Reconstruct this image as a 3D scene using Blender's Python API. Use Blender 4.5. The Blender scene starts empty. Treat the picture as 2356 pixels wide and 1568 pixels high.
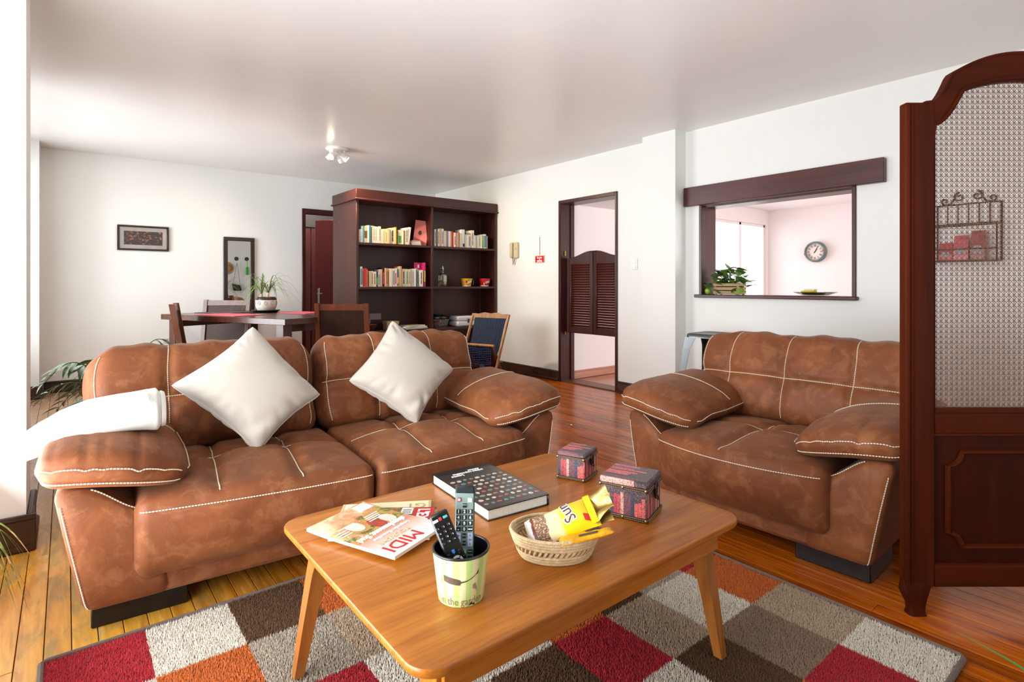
import bpy, bmesh, math, random
import numpy as np
from mathutils import Vector, Matrix, Euler
random.seed(7); np.random.seed(7)
D=bpy.data; SC=bpy.context.scene; COL=SC.collection
R=math.radians; PI=math.pi; sin=math.sin; cos=math.cos
# ------------------------------------------------------------------ camera
YAW=38.7545; CAMZ=1.1433
cam=D.objects.new('camera',D.cameras.new('camera')); COL.objects.link(cam)
cam.location=(0,0,CAMZ); cam.rotation_euler=(R(90),0,R(-YAW))
cam.data.sensor_width=36; cam.data.lens=36*1278.6/2356; cam.data.shift_y=-(784-655.9)/2356
cam.data.clip_start=.03; SC.camera=cam
CY,SY=cos(R(YAW)),sin(R(YAW))
def cw(lat,dep,z=0.): return Vector((lat*CY+dep*SY,dep*CY-lat*SY,z))   # a spot so far right of and so far ahead of the tripod
# ------------------------------------------------------------------ daylight, added fill lights, exposure
W=D.worlds.new('sky'); SC.world=W; W.use_nodes=True
bg=W.node_tree.nodes['Background']; bg.inputs[0].default_value=(.93,.97,1,1); bg.inputs[1].default_value=1.1
def area(name,loc,rot,sx,sy,watt,col=(1,1,1)):
    l=D.lights.new(name,'AREA'); l.shape='RECTANGLE'; l.size=sx; l.size_y=sy; l.energy=watt; l.color=col
    o=D.objects.new(name,l); COL.objects.link(o); o.location=loc; o.rotation_euler=[R(a) for a in rot]; return o
area('window_daylight_bay',(-.60,1.85,1.23),(0,-90,0),2.36,2.4,66,(.93,.97,1))
area('window_ground_glow_bay',(-.585,1.85,.75),(0,-128,0),1.2,2.4,72,(.96,.98,1))  # upward fill added in the bay to brighten the ceiling
area('window_daylight_dining',(-.72,6.15,1.45),(0,-90,0),1.9,2.05,135,(.93,.97,1))
area('window_daylight_front',(1.9,-1.86,1.5),(90,0,0),2.6,1.7,16,(.93,.97,1))  # unseen fill added behind the camera to lighten the near side
area('window_daylight_kitchen',(8.75,5.0,1.2),(-90,0,0),1.9,2.2,55,(1,.985,.985))
area('window_daylight_kitchen_side',(6.5,.1,1.4),(90,0,0),3.0,1.8,105,(1,.985,.985))  # unseen second source added to brighten the kitchen walls
area('lobby_lamp',(3.0,8.6,2.86),(0,0,0),.5,.5,30,(1,.93,.85))  # fill added to lighten the red door, no fitting seen there
SC.cycles.max_bounces=8; SC.cycles.transparent_max_bounces=8; SC.cycles.caustics_reflective=False; SC.cycles.caustics_refractive=False
SC.view_settings.view_transform='Standard'; SC.view_settings.look='None'; SC.view_settings.gamma=1
SC.view_settings.use_curve_mapping=False; SC.view_settings.exposure=.6
# ------------------------------------------------------------------ mesh helpers
class MB:
    def __init__(s): s.v=[]; s.f=[]
    def add(s,v,f,M=None):
        n=len(s.v)
        s.v.extend([tuple(M@Vector(p)) for p in v] if M is not None else [tuple(p) for p in v])
        s.f.extend([tuple(i+n for i in q) for q in f]); return s
    def box(s,x0,x1,y0,y1,z0,z1,b=0,M=None):
        c=((x0+x1)/2,(y0+y1)/2,(z0+z1)/2); h=(abs(x1-x0)/2,abs(y1-y0)/2,abs(z1-z0)/2)
        b=min(b,min(h)*.95)
        if b<=0:
            v=[(c[0]+a*h[0],c[1]+e*h[1],c[2]+g*h[2]) for a in(-1,1) for e in(-1,1) for g in(-1,1)]
            f=[(0,1,3,2),(4,6,7,5),(0,4,5,1),(2,3,7,6),(0,2,6,4),(1,5,7,3)]
            return s.add(v,f,M)
        idx={};v=[]
        for a in(-1,1):
            for e in(-1,1):
                for g in(-1,1):
                    sg=(a,e,g)
                    for k in range(3):
                        idx[sg,k]=len(v); v.append(tuple(c[i]+sg[i]*(h[i]-(0 if i==k else b)) for i in range(3)))
        f=[]
        for k in range(3):
            i,j=[q for q in range(3) if q!=k]
            for w in(-1,1):
                L=[]
                for p,q in((-1,-1),(1,-1),(1,1),(-1,1)):
                    sg=[0]*3; sg[k]=w; sg[i]=p; sg[j]=q; L.append(idx[tuple(sg),k])
                f.append(tuple(L))
        for k in range(3):
            for l in range(k+1,3):
                m=3-k-l
                for p in(-1,1):
                    for q in(-1,1):
                        a=[0]*3;a[k]=p;a[l]=q;a[m]=-1;a=tuple(a); e=list(a);e[m]=1;e=tuple(e)
                        f.append((idx[a,k],idx[a,l],idx[e,l],idx[e,k]))
        for a in(-1,1):
            for e in(-1,1):
                for g in(-1,1): f.append(tuple(idx[(a,e,g),k] for k in range(3)))
        return s.add(v,f,M)
    def loft(s,rings,cap=True,closed=False,M=None):
        n=len(rings[0]); v=[p for r in rings for p in r]; f=[]; m=len(rings)
        for i in range(m if closed else m-1):
            a,b=i*n,((i+1)%m)*n
            for j in range(n): k=(j+1)%n; f.append((a+j,a+k,b+k,b+j))
        if cap and not closed: f.append(tuple(range(n))[::-1]); f.append(tuple((m-1)*n+j for j in range(n)))
        return s.add(v,f,M)
    def tube(s,pts,r,n=8,closed=False,M=None,flat=1.,cap=True):
        P=[Vector(p) for p in pts]; m=len(P); rr=r if isinstance(r,(list,tuple)) else [r]*m
        rings=[]; up=None
        for i in range(m):
            a=P[i-1] if (i>0 or closed) else P[0]; b=P[(i+1)%m] if (i<m-1 or closed) else P[-1]
            t=(b-a); t=t.normalized() if t.length>1e-9 else Vector((0,0,1))
            if up is None: up=Vector((0,0,1)) if abs(t.z)<.9 else Vector((1,0,0))
            x=t.cross(up)
            if x.length<1e-4: x=t.cross(Vector((0,1,.3)))
            x.normalize(); y=x.cross(t).normalized(); up=y
            rings.append([tuple(P[i]+rr[i]*(cos(2*PI*k/n)*x+flat*sin(2*PI*k/n)*y)) for k in range(n)])
        return s.loft(rings,cap,closed,M)
    def lathe(s,prof,n=24,c=(0,0,0),M=None,cap=True):
        rings=[[(c[0]+r*cos(2*PI*k/n),c[1]+r*sin(2*PI*k/n),c[2]+z) for k in range(n)] for r,z in prof]
        return s.loft(rings,cap,False,M)
    def prism(s,poly,z0,z1,M=None):
        n=len(poly); v=[(x,y,z0) for x,y in poly]+[(x,y,z1) for x,y in poly]
        f=[tuple(range(n))[::-1],tuple(range(n,2*n))]+[(i,(i+1)%n,n+(i+1)%n,n+i) for i in range(n)]
        return s.add(v,f,M)
    def grid(s,nu,nv,fn,M=None):
        v=[fn(i/nu,j/nv) for j in range(nv+1) for i in range(nu+1)]
        f=[(j*(nu+1)+i,j*(nu+1)+i+1,(j+1)*(nu+1)+i+1,(j+1)*(nu+1)+i) for j in range(nv) for i in range(nu)]
        return s.add(v,f,M)
    def mesh(s,name,smooth=40,recalc=True):
        m=D.meshes.new(name); m.from_pydata(s.v,[],s.f)
        if recalc:
            bm=bmesh.new(); bm.from_mesh(m); bmesh.ops.recalc_face_normals(bm,faces=bm.faces); bm.to_mesh(m); bm.free()
        if smooth:
            m.polygons.foreach_set('use_smooth',[True]*len(m.polygons))
            if smooth<180: m.set_sharp_from_angle(angle=R(smooth))
        return m
def link(name,mesh,mat,parent=None,loc=None,rot=None,label=None):
    o=D.objects.new(name,mesh); COL.objects.link(o)
    if mat is not None and mesh is not None and len(mesh.materials)==0: mesh.materials.append(mat)
    if parent is not None: o.parent=parent
    if loc is not None: o.location=loc
    if rot is not None: o.rotation_euler=rot
    if label: o['label']=label
    return o
def part(name,mb,mat,parent=None,loc=None,rot=None,label=None,smooth=40,kind=None):
    o=link(name,mb.mesh(name,smooth),mat,parent,loc,rot,label)
    if kind: o['kind']=kind
    return o
def thing(name,label,cat,loc=(0,0,0),rz=0,group=None,rot=None):
    o=D.objects.new(name,None); COL.objects.link(o); o.empty_display_size=.05; o.location=loc
    o.rotation_euler=rot if rot is not None else (0,0,R(rz)); o['label']=label; o['category']=cat
    if group: o['group']=group
    return o
def tag(o,label,cat,group=None):
    o['label']=label; o['category']=cat
    if group: o['group']=group
    return o
def struct(name,mb,mat,parent=None,smooth=0):
    o=link(name,mb.mesh(name,smooth),mat,parent)
    if parent is None: o['kind']='structure'
    return o
def copytree(o,parent=None):
    c=o.copy(); COL.objects.link(c)
    if parent is not None: c.parent=parent
    for ch in list(o.children): copytree(ch,c)
    return c
def T(x=0,y=0,z=0,rx=0,ry=0,rz=0): return Matrix.Translation((x,y,z))@Euler((R(rx),R(ry),R(rz))).to_matrix().to_4x4()
def textmesh(txt,size,depth=.0006,align='CENTER',bold=0,sx=1.):
    c=D.curves.new('lettering','FONT'); c.body=txt; c.size=size; c.align_x=align; c.align_y='CENTER'; c.extrude=depth; c.offset=bold; c.resolution_u=2
    o=D.objects.new('lettering',c); COL.objects.link(o); bpy.context.view_layer.update()
    m=D.meshes.new_from_object(o.evaluated_get(bpy.context.evaluated_depsgraph_get()))
    D.objects.remove(o); D.curves.remove(c); m.name='lettering'
    if sx!=1.: m.transform(Matrix.Diagonal((sx,1,1,1)))
    return m
def lettering(txt,size,mat,parent,M,bold=0,sx=1.,align='CENTER',depth=.0006):
    m=textmesh(txt,size,depth,align,bold,sx); m.transform(M); return link('lettering',m,mat,parent)
# soft upholstery: a rounded box whose skin can be pushed about by a function
class Soft:
    def __init__(s,hx,hy,hz,rad,fn=None,power=1.):
        s.h=(hx,hy,hz); s.r=rad; s.fn=fn
    def at(s,p):
        h=s.h; q=[p[i]*h[i] for i in range(3)]
        inn=[max(-(h[i]-s.r),min(h[i]-s.r,q[i])) for i in range(3)]
        d=Vector([q[i]-inn[i] for i in range(3)])
        out=Vector(inn)+(d.normalized()*s.r if d.length>1e-9 else d)
        return s.fn(out,p) if s.fn else out
    def build(s,mb,n=(10,10,6)):
        for k in range(3):
            i,j=[q for q in range(3) if q!=k]
            for w in(-1,1):
                def f(a,b,k=k,i=i,j=j,w=w):
                    p=[0]*3; p[k]=w; p[i]=wr(2*a-1,s.r/s.h[i]); p[j]=wr(2*b-1,s.r/s.h[j]); return tuple(s.at(p))
                mb.grid(n[i],n[j],f)
        return mb
def wr(t,fr):
    # squeeze grid lines towards the rounded rims
    fr=min(.9,max(.02,fr)); a=abs(t); k=.72
    y=a/k*(1-fr) if a<k else (1-fr)+(a-k)/(1-k)*fr
    return math.copysign(y,t)
def weld(mb,name,d=1e-5,smooth=180):
    m=D.meshes.new(name); m.from_pydata(mb.v,[],mb.f); bm=bmesh.new(); bm.from_mesh(m)
    bmesh.ops.remove_doubles(bm,verts=bm.verts,dist=d); bmesh.ops.recalc_face_normals(bm,faces=bm.faces); bm.to_mesh(m); bm.free()
    m.polygons.foreach_set('use_smooth',[True]*len(m.polygons))
    if smooth<180: m.set_sharp_from_angle(angle=R(smooth))
    return m
def gauss(x,w): return math.exp(-(x/w)**2)
# ------------------------------------------------------------------ materials
MATS={}
class NT:
    def __init__(s,name):
        s.m=D.materials.new(name); s.m.use_nodes=True; s.t=s.m.node_tree; s.b=s.t.nodes['Principled BSDF']; s.o=s.t.nodes['Material Output']
    def n(s,kind,**kw):
        q=s.t.nodes.new(kind)
        for k,v in kw.items():
            if k.startswith('i_'):
                k=k[2:]; k=int(k) if k.isdigit() else k.replace('_',' ')
                if hasattr(v,'is_linked') or hasattr(v,'links'): s.t.links.new(v,q.inputs[k])
                else: q.inputs[k].default_value=v
            else: setattr(q,k,v)
        return q
    def l(s,a,b): s.t.links.new(a,b)
    def ramp(s,fac,stops,interp='LINEAR'):
        q=s.n('ShaderNodeValToRGB'); s.l(fac,q.inputs[0]); e=q.color_ramp.elements; q.color_ramp.interpolation=interp
        while len(e)<len(stops): e.new(.5)
        for i,(p,c) in enumerate(stops): e[i].position=p; e[i].color=(*c,1) if len(c)==3 else c
        return q.outputs[0]
    def mix(s,fac,a,b,mode='MIX'):
        q=s.n('ShaderNodeMix',data_type='RGBA',blend_type=mode)
        for v,i in((fac,0),(a,6),(b,7)):
            if hasattr(v,'links'): s.l(v,q.inputs[i])
            else: q.inputs[i].default_value=v if i==0 else ((*v,1) if len(v)==3 else v)
        return q.outputs[2]
    def math(s,op,a,b=0.,c=None):
        q=s.n('ShaderNodeMath',operation=op)
        for v,i in((a,0),(b,1),(c,2)):
            if v is None: continue
            if hasattr(v,'links'): s.l(v,q.inputs[i])
            else: q.inputs[i].default_value=v
        return q.outputs[0]
    def coord(s,scale=(1,1,1),rnd=False,rot=(0,0,0)):
        tc=s.n('ShaderNodeTexCoord'); out=tc.outputs['Object']
        if rnd:
            oi=s.n('ShaderNodeObjectInfo'); vm=s.n('ShaderNodeVectorMath',operation='MULTIPLY_ADD')
            s.l(oi.outputs['Random'],vm.inputs[0]); vm.inputs[1].default_value=(37,91,53); s.l(out,vm.inputs[2]); out=vm.outputs[0]
        mp=s.n('ShaderNodeMapping'); s.l(out,mp.inputs[0]); mp.inputs['Scale'].default_value=scale; mp.inputs['Rotation'].default_value=rot
        return mp.outputs[0]
    def noise(s,vec,scale,detail=4,rough=.55,dist=0.):
        q=s.n('ShaderNodeTexNoise'); s.l(vec,q.inputs['Vector']); q.inputs['Scale'].default_value=scale
        q.inputs['Detail'].default_value=detail; q.inputs['Roughness'].default_value=rough; q.inputs['Distortion'].default_value=dist
        return q.outputs[0]
    def bump(s,h,strength=.2,dist=.01):
        q=s.n('ShaderNodeBump'); s.l(h,q.inputs['Height']); q.inputs['Strength'].default_value=strength; q.inputs['Distance'].default_value=dist
        s.l(q.outputs[0],s.b.inputs['Normal']); return q
    def set(s,**kw):
        for k,v in kw.items():
            k=k.replace('_',' ')
            if hasattr(v,'links'): s.l(v,s.b.inputs[k])
            else: s.b.inputs[k].default_value=v if not(isinstance(v,tuple) and len(v)==3) else (*v,1)
        return s
def hx(h):
    h=h.lstrip('#'); c=[int(h[i:i+2],16)/255 for i in(0,2,4)]
    return tuple(x/12.92 if x<=.04045 else ((x+.055)/1.055)**2.4 for x in c)
def M_(name,col,rough=.5,metal=0.,var=.12,vs=8.,bump=0.,bs=60.,coat=0.,sheen=0.,spec=.5,trans=0.,emit=None):
    if name in MATS: return MATS[name]
    if isinstance(col,str): col=hx(col)
    t=NT(name); v=t.coord()
    n=t.noise(v,vs,3)
    lo=tuple(c*(1-var) for c in col); hi=tuple(min(1,c*(1+var)) for c in col)
    t.set(Base_Color=t.ramp(n,[(.3,lo),(.7,hi)]),Roughness=rough,Metallic=metal)
    t.b.inputs['Coat Weight'].default_value=coat; t.b.inputs['Sheen Weight'].default_value=sheen; t.b.inputs['Specular IOR Level'].default_value=spec
    t.b.inputs['Transmission Weight'].default_value=trans
    if bump: t.bump(t.noise(v,bs,4),bump,.004)
    if emit: t.b.inputs['Emission Color'].default_value=(*emit[0],1); t.b.inputs['Emission Strength'].default_value=emit[1]
    MATS[name]=t.m; return t.m
def wood(name,c1,c2,axis=0,scale=1.,rough=.35,coat=0.,rnd=False,grain=.6,bump=.05,spec=.5):
    if name in MATS: return MATS[name]
    if isinstance(c1,str): c1=hx(c1)
    if isinstance(c2,str): c2=hx(c2)
    t=NT(name); sc=[14*scale]*3; sc[axis]=.9*scale
    v=t.coord(tuple(sc),rnd)
    n=t.noise(v,1.6,5,.6,.6); n2=t.noise(v,9,3,.6)
    f=t.math('ADD',t.math('MULTIPLY',n,1-grain*.4),t.math('MULTIPLY',n2,grain*.4))
    col=t.ramp(f,[(.32,c1),(.68,c2)])
    t.set(Base_Color=col,Roughness=rough); t.b.inputs['Coat Weight'].default_value=coat; t.b.inputs['Coat Roughness'].default_value=.15; t.b.inputs['Specular IOR Level'].default_value=spec
    if bump: t.bump(f,bump,.003)
    MATS[name]=t.m; return t.m
def glassy(name,tint=(1,1,1),gl=.12,rough=.03):
    if name in MATS: return MATS[name]
    t=NT(name); tr=t.n('ShaderNodeBsdfTransparent'); tr.inputs[0].default_value=(*tint,1)
    g=t.n('ShaderNodeBsdfGlossy'); g.inputs['Roughness'].default_value=rough
    fr=t.n('ShaderNodeLayerWeight'); fr.inputs[0].default_value=.35
    k=t.math('MULTIPLY_ADD',fr.outputs['Fresnel'],.7,gl*.4)
    mx=t.n('ShaderNodeMixShader'); t.l(k,mx.inputs[0]); t.l(tr.outputs[0],mx.inputs[1]); t.l(g.outputs[0],mx.inputs[2]); t.l(mx.outputs[0],t.o.inputs[0])
    MATS[name]=t.m; return t.m
# ------------------------------------------------------------------ room shell
XR,YB,H=4.605,7.688,2.6
PAINT=M_('white_wall_paint',(.82,.828,.80),.55,var=.015,vs=1.5,bump=.04,bs=90)
CEIL=M_('white_ceiling_paint',(.83,.808,.785),.32,var=.02,vs=1.2,bump=.05,bs=7)
PINK=M_('pale_pink_kitchen_paint',(.88,.815,.812),.55,var=.015,vs=1.5)
KCEIL=M_('kitchen_ceiling_paint',(.88,.83,.83),.5,var=.01)
DARKW=wood('dark_mahogany_trim','#2a0f0b','#4a1d16',2,1.,.33)
DARKH=wood('dark_mahogany_beam','#33100c','#5a231a',1,.8,.35)
BASEW=wood('dark_brown_baseboard','#2e1a12','#47291c',1,.8,.4)
BASEX=wood('dark_brown_baseboard_side','#2e1a12','#47291c',0,.8,.4)
def floor_mat():
    t=NT('old_amber_floorboards'); v=t.coord((16,1.1,16),True); oi=t.n('ShaderNodeObjectInfo')
    n=t.noise(v,1.5,5,.62,1.2); n2=t.noise(v,7,3,.6)
    f=t.math('ADD',t.math('MULTIPLY',n,.7),t.math('MULTIPLY',n2,.3))
    base=t.ramp(f,[(.3,hx('#6e2f04')),(.5,hx('#b2580a')),(.72,hx('#d88018'))])
    shade=t.ramp(oi.outputs['Random'],[(0,(.62,.56,.5)),(.5,(1,1,1)),(1,(1.15,1.05,.9))])
    base=t.mix(1.,base,shade,'MULTIPLY')
    # bare, greyed boards where the feet come in by the bay, window light painted over
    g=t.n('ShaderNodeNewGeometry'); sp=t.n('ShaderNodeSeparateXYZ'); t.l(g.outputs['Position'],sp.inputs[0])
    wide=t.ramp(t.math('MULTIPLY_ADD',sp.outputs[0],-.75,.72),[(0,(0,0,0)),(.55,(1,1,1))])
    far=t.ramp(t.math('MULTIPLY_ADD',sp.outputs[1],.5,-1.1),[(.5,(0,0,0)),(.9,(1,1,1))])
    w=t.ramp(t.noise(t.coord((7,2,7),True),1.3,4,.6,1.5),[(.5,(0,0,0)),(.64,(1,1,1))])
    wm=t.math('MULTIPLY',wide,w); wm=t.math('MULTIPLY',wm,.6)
    lit_yel=t.mix(t.math('MULTIPLY',wide,.9),base,t.ramp(f,[(.3,hx('#b87516')),(.55,hx('#e2a83c')),(.75,hx('#f2c878'))]))  # brighter yellow towards the bay: window light put into the board colour
    col=t.mix(wm,lit_yel,hx('#837a50'))
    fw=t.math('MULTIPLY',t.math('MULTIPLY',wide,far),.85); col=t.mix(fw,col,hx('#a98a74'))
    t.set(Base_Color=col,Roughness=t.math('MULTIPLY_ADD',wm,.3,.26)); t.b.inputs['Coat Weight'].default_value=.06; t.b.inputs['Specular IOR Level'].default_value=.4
    t.bump(f,.12,.002); return t.m
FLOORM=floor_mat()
GAP=M_('dark_floor_gap','#140a05',.9,var=.1)
fl=struct('floor',MB().box(-1.15,XR+.21,-1.75,YB+.2,-.08,-.012),GAP)
PW=.0685; rows=[]; x=-1.15
mb_rest=MB(); pm={}
planks=[]
while x<XR-.0:
    x1=min(x+PW,XR); y=-1.75-random.random()*1.6
    while y<YB:
        y1=min(y+random.uniform(1.7,3.4),YB)
        if YB-y1<.5: y1=YB
        a=max(y,-1.75)
        if y1-a>.03: planks.append((x,x1,a,y1))
        y=y1
    x=x1
def seen(p):
    xc,yc=(p[0]+p[1])/2,min(max(2.,p[2]),p[3]); d=xc*SY+yc*CY; l=xc*CY-yc*SY
    return d>.6 and abs(l/d)<1.0
planks.sort(key=lambda p:((not seen(p)),(p[0]+p[1])**2/4+((p[2]+p[3])/2)**2))
for i,(a,b,c,d) in enumerate(planks):
    if i<288:
        key=round((d-c)/.2); L=(d-c)/2; w=(b-a)/2
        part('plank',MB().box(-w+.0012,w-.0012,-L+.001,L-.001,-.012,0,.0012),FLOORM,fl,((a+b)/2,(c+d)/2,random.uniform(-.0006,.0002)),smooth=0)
    else: mb_rest.box(a+.0012,b-.0012,c+.001,d-.001,-.012,0,.0012)
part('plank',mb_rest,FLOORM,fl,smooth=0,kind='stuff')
struct('ceiling',MB().box(-1.15,XR+.0,-1.75,YB+.15,H,H+.12),CEIL)
# left side: bay wall with window, pier, dining window wall, far pier
def holed(mb,ax,p0,p1,a0,a1,z0,z1,holes):
    """wall slab between p0,p1 on axis ax running a0..a1, with rectangular holes (h0,h1,zl,zh)"""
    def bx(u0,u1,w0,w1):
        if u1-u0<1e-4 or w1-w0<1e-4: return
        mb.box(p0,p1,u0,u1,w0,w1) if ax=='x' else mb.box(u0,u1,p0,p1,w0,w1)
    u=a0
    for h0,h1,zl,zh in sorted(holes):
        bx(u,h0,z0,z1); bx(h0,h1,z0,zl); bx(h0,h1,zh,z1); u=h1
    bx(u,a1,z0,z1); return mb
struct('wall_left',holed(MB(),'x',-.7,-.5,-1.75,3.19,0,H,[(.6,3.08,.02,2.42)]),PAINT)
struct('wall_left',MB().box(-.8,-.134,3.19,3.56,0,H),PAINT)
struct('wall_left',holed(MB(),'x',-.8,-.6,3.56,7.35,0,H,[(5.1,7.2,.42,2.4)]),PAINT)
struct('wall_left',MB().box(-.8,-.21,7.35,YB+.15,0,H),PAINT)
struct('wall_front',holed(MB(),'y',-1.95,-1.75,-.7,XR+.21,0,H,[(.55,3.25,.6,2.35)]),PAINT)
struct('wall_back',holed(MB(),'y',YB,YB+.15,-.21,XR+.21,0,H,[(2.545,3.42,0,2.165)]),PAINT)
struct('wall_right',holed(MB(),'x',XR,XR+.205,-1.75,YB,0,H,[(1.64,2.935,1.055,1.885),(3.955,4.805,0,2.13)]),PAINT)
struct('wall_right',MB().box(4.437,XR,3.092,3.472,0,H),PAINT)
WHITEF=M_('white_window_frame',(.85,.85,.84),.4,var=.02)
PANE=glassy('window_pane_glass')
def window(n,ax,p,a0,a1,z0,z1,cols,rowz):
    fr=MB()
    def bx(u0,u1,w0,w1): fr.box(p-.03,p+.03,u0,u1,w0,w1,.004) if ax=='x' else fr.box(u0,u1,p-.03,p+.03,w0,w1,.004)
    t=.045; bx(a0,a1,z0,z0+t); bx(a0,a1,z1-t,z1); bx(a0,a0+t,z0,z1); bx(a1-t,a1,z0,z1)
    us=[a0+(a1-a0)*k/cols for k in range(cols+1)]; zs=[z0]+rowz+[z1]
    for u in us[1:-1]: bx(u-.03,u+.03,z0,z1)
    for z in rowz: bx(a0,a1,z-.028,z+.028)
    w=struct('window_%d'%n,fr,WHITEF)
    for i in range(cols):
        for j in range(len(zs)-1):
            m=MB(); m.box(p-.003,p+.003,us[i]+.02,us[i+1]-.02,zs[j]+.02,zs[j+1]-.02) if ax=='x' else m.box(us[i]+.02,us[i+1]-.02,p-.003,p+.003,zs[j]+.02,zs[j+1]-.02)
            part('pane',m,PANE,w,smooth=0)
    return w
window(1,'x',-.56,.6,3.08,.02,2.42,3,[1.9]); window(2,'x',-.66,5.1,7.2,.42,2.4,3,[1.0,1.85]); window(3,'y',-1.84,.55,3.25,.6,2.35,3,[1.8])
# baseboards
def baseboard(name,ax,p,sgn,a0,a1,h=.122,mat=BASEW):
    m=MB()
    def bx(t0,t1,w0,w1,b): m.box(min(p,p+sgn*t1),max(p,p+sgn*t1),a0,a1,w0,w1,b) if ax=='x' else m.box(a0,a1,min(p,p+sgn*t1),max(p,p+sgn*t1),w0,w1,b)
    bx(0,.022,0,h,.004); bx(0,.034,0,.03,.008); bx(0,.028,h-.022,h-.006,.006)
    return struct(name,m,mat,smooth=40)
baseboard('baseboard_right','x',XR,-1,4.83,6.04); baseboard('baseboard_right','x',XR,-1,3.472,3.925); baseboard('baseboard_right','x',4.437,-1,3.092,3.472)
baseboard('baseboard_right','x',XR,-1,-1.75,3.06)
baseboard('baseboard_back','y',YB,-1,-.18,2.5,mat=BASEX); baseboard('baseboard_left','y',3.19,-1,-.5,-.1,.155,BASEX)
baseboard('baseboard_left','x',-.134,1,3.19,3.56,.155); baseboard('baseboard_left','x',-.6,1,3.56,7.35,.13); baseboard('baseboard_left','y',7.35,-1,-.6,-.18,.13,BASEX); baseboard('baseboard_left','x',-.21,1,7.35,YB,.13)
# kitchen beyond the right wall
KX0,KX1,KY0,KY1,KH=XR+.205,9.69,.3,4.828,2.45
KFLOOR=wood('kitchen_laminate_floor','#a06a52','#bb8468',0,.5,.3)
struct('floor',MB().box(XR+.0,KX1+.1,KY0-.1,KY1+.2,-.08,-.002),KFLOOR)
struct('ceiling',MB().box(KX0,KX1+.1,KY0-.1,KY1+.2,KH,KH+.1),KCEIL)
struct('ceiling',MB().box(KX0,6.3,3.93,KY1,2.13,KH),KCEIL)
struct('wall_back',holed(MB(),'y',KY1,KY1+.12,KX0,KX1+.1,0,KH,[(7.95,9.6,.05,2.2)]),PINK)
struct('wall_right',MB().box(KX1,KX1+.1,KY0-.1,KY1,0,KH),PINK)
struct('wall_front',holed(MB(),'y',KY0-.12,KY0,KX0,KX1+.1,0,KH,[(5.0,8.0,.5,2.3)]),PINK)
struct('wall_left',holed(MB(),'x',KX0,KX0+.012,KY0,KY1,0,KH,[(1.64,2.935,1.055,1.885),(3.955,KY1-.001,0,2.13)]),PINK)
PINKF=M_('pinkish_white_window_frame',(.88,.8,.8),.4,var=.02)
MATS['white_window_frame']=PINKF; WHITEF=PINKF
window(4,'y',KY1+.05,7.95,9.6,.05,2.2,2,[]); window(5,'y',KY0-.06,5.0,8.0,.5,2.3,3,[])
baseboard('baseboard_back','y',KY1,-1,KX0,7.9,.1,wood('pink_tan_baseboard','#b07a66','#c99480',0,.6,.4))
struct('trim_1',MB().box(XR-.005,KX0+.01,3.955,4.805,-.004,.012,.004),wood('threshold_wood','#4a2a18','#6a3d24',1,1,.4))
# door casing and louvred saloon doors
m=MB(); x0,x1=XR-.018,KX0+.004
m.box(x0,x1,3.928,3.957,0,2.15,.004); m.box(x0,x1,4.792,4.832,0,2.15,.004); m.box(x0,x1,3.957,4.792,2.108,2.15,.004)
dr=struct('door_1',m,DARKW,smooth=40)
struct('stop',MB().box(x1-.07,x1-.01,4.775,4.793,0,2.108,.003).box(x1-.07,x1-.01,3.957,3.972,0,2.108,.003),DARKW,dr)
SLAT=wood('reddish_louvre_wood','#3a120c','#571e15',1,1.,.45)
def saloon(y_h,y_f,rz,sgn):
    # leaf hung at y_h, free edge y_f ; top profile swells towards the free edge
    w=abs(y_f-y_h); zb=.578
    root=link('door_leaf',None,None,dr,(XR+.10,y_h,0),(0,0,R(rz)))
    s=1 if y_f>y_h else -1
    st=.048
    def top(u): return 1.475+.065*(.5-.5*cos(PI*min(1,max(0,(u-.12)/.8))))-.012*gauss(u,.08)
    leaf=MB(); leaf.box(-.014,.014,0,s*st,zb,top(.05),.004); leaf.box(-.014,.014,s*(w-st),s*w,zb,top(.97),.004); leaf.box(-.013,.013,s*st,s*(w-st),zb,zb+.075,.003)
    n=14; ys=[st+(w-2*st)*k/n for k in range(n+1)]
    poly=[(s*y,1.395) for y in ys]+[(s*y,top(y/w)) for y in ys[::-1]]
    leaf.prism(poly,-.013,.013,Matrix(((0,0,1,0),(1,0,0,0),(0,1,0,0),(0,0,0,1))))
    leaf.box(-.014,.014,s*(w-st),s*w,top(.97)-.02,top(1.)-.001)
    part('door_frame',leaf,DARKW,root)
    sl=MB().box(-.0165,.0165,-(w-2*st)/2,(w-2*st)/2,-.0035,.0035,.002).mesh('slat',40); sl.materials.append(SLAT)
    N=26
    for k in range(N):
        z=zb+.075+(1.395-zb-.075)*(k+.5)/N
        link('slat',sl,None,root,(0,s*w/2,z),(0,R(52),0))
    return root
# leaves become empties that carry their boards
_ob=D.objects.new
l1=saloon(4.772,4.385,2,1); l2=saloon(3.976,4.375,-2,-1)
GOLD=M_('brass_hinge','#b08a3c',.3,1.,var=.05)
part('hinge',MB().tube([(0,0,0),(0,0,.05)],.008,8).tube([(0,0,.05),(0,0,.06)],.005,8),GOLD,dr,(XR+.05,4.78,1.495)); part('hinge',MB().tube([(0,0,0),(0,0,.035)],.009,8),GOLD,dr,(XR+.05,4.78,.555))
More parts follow.
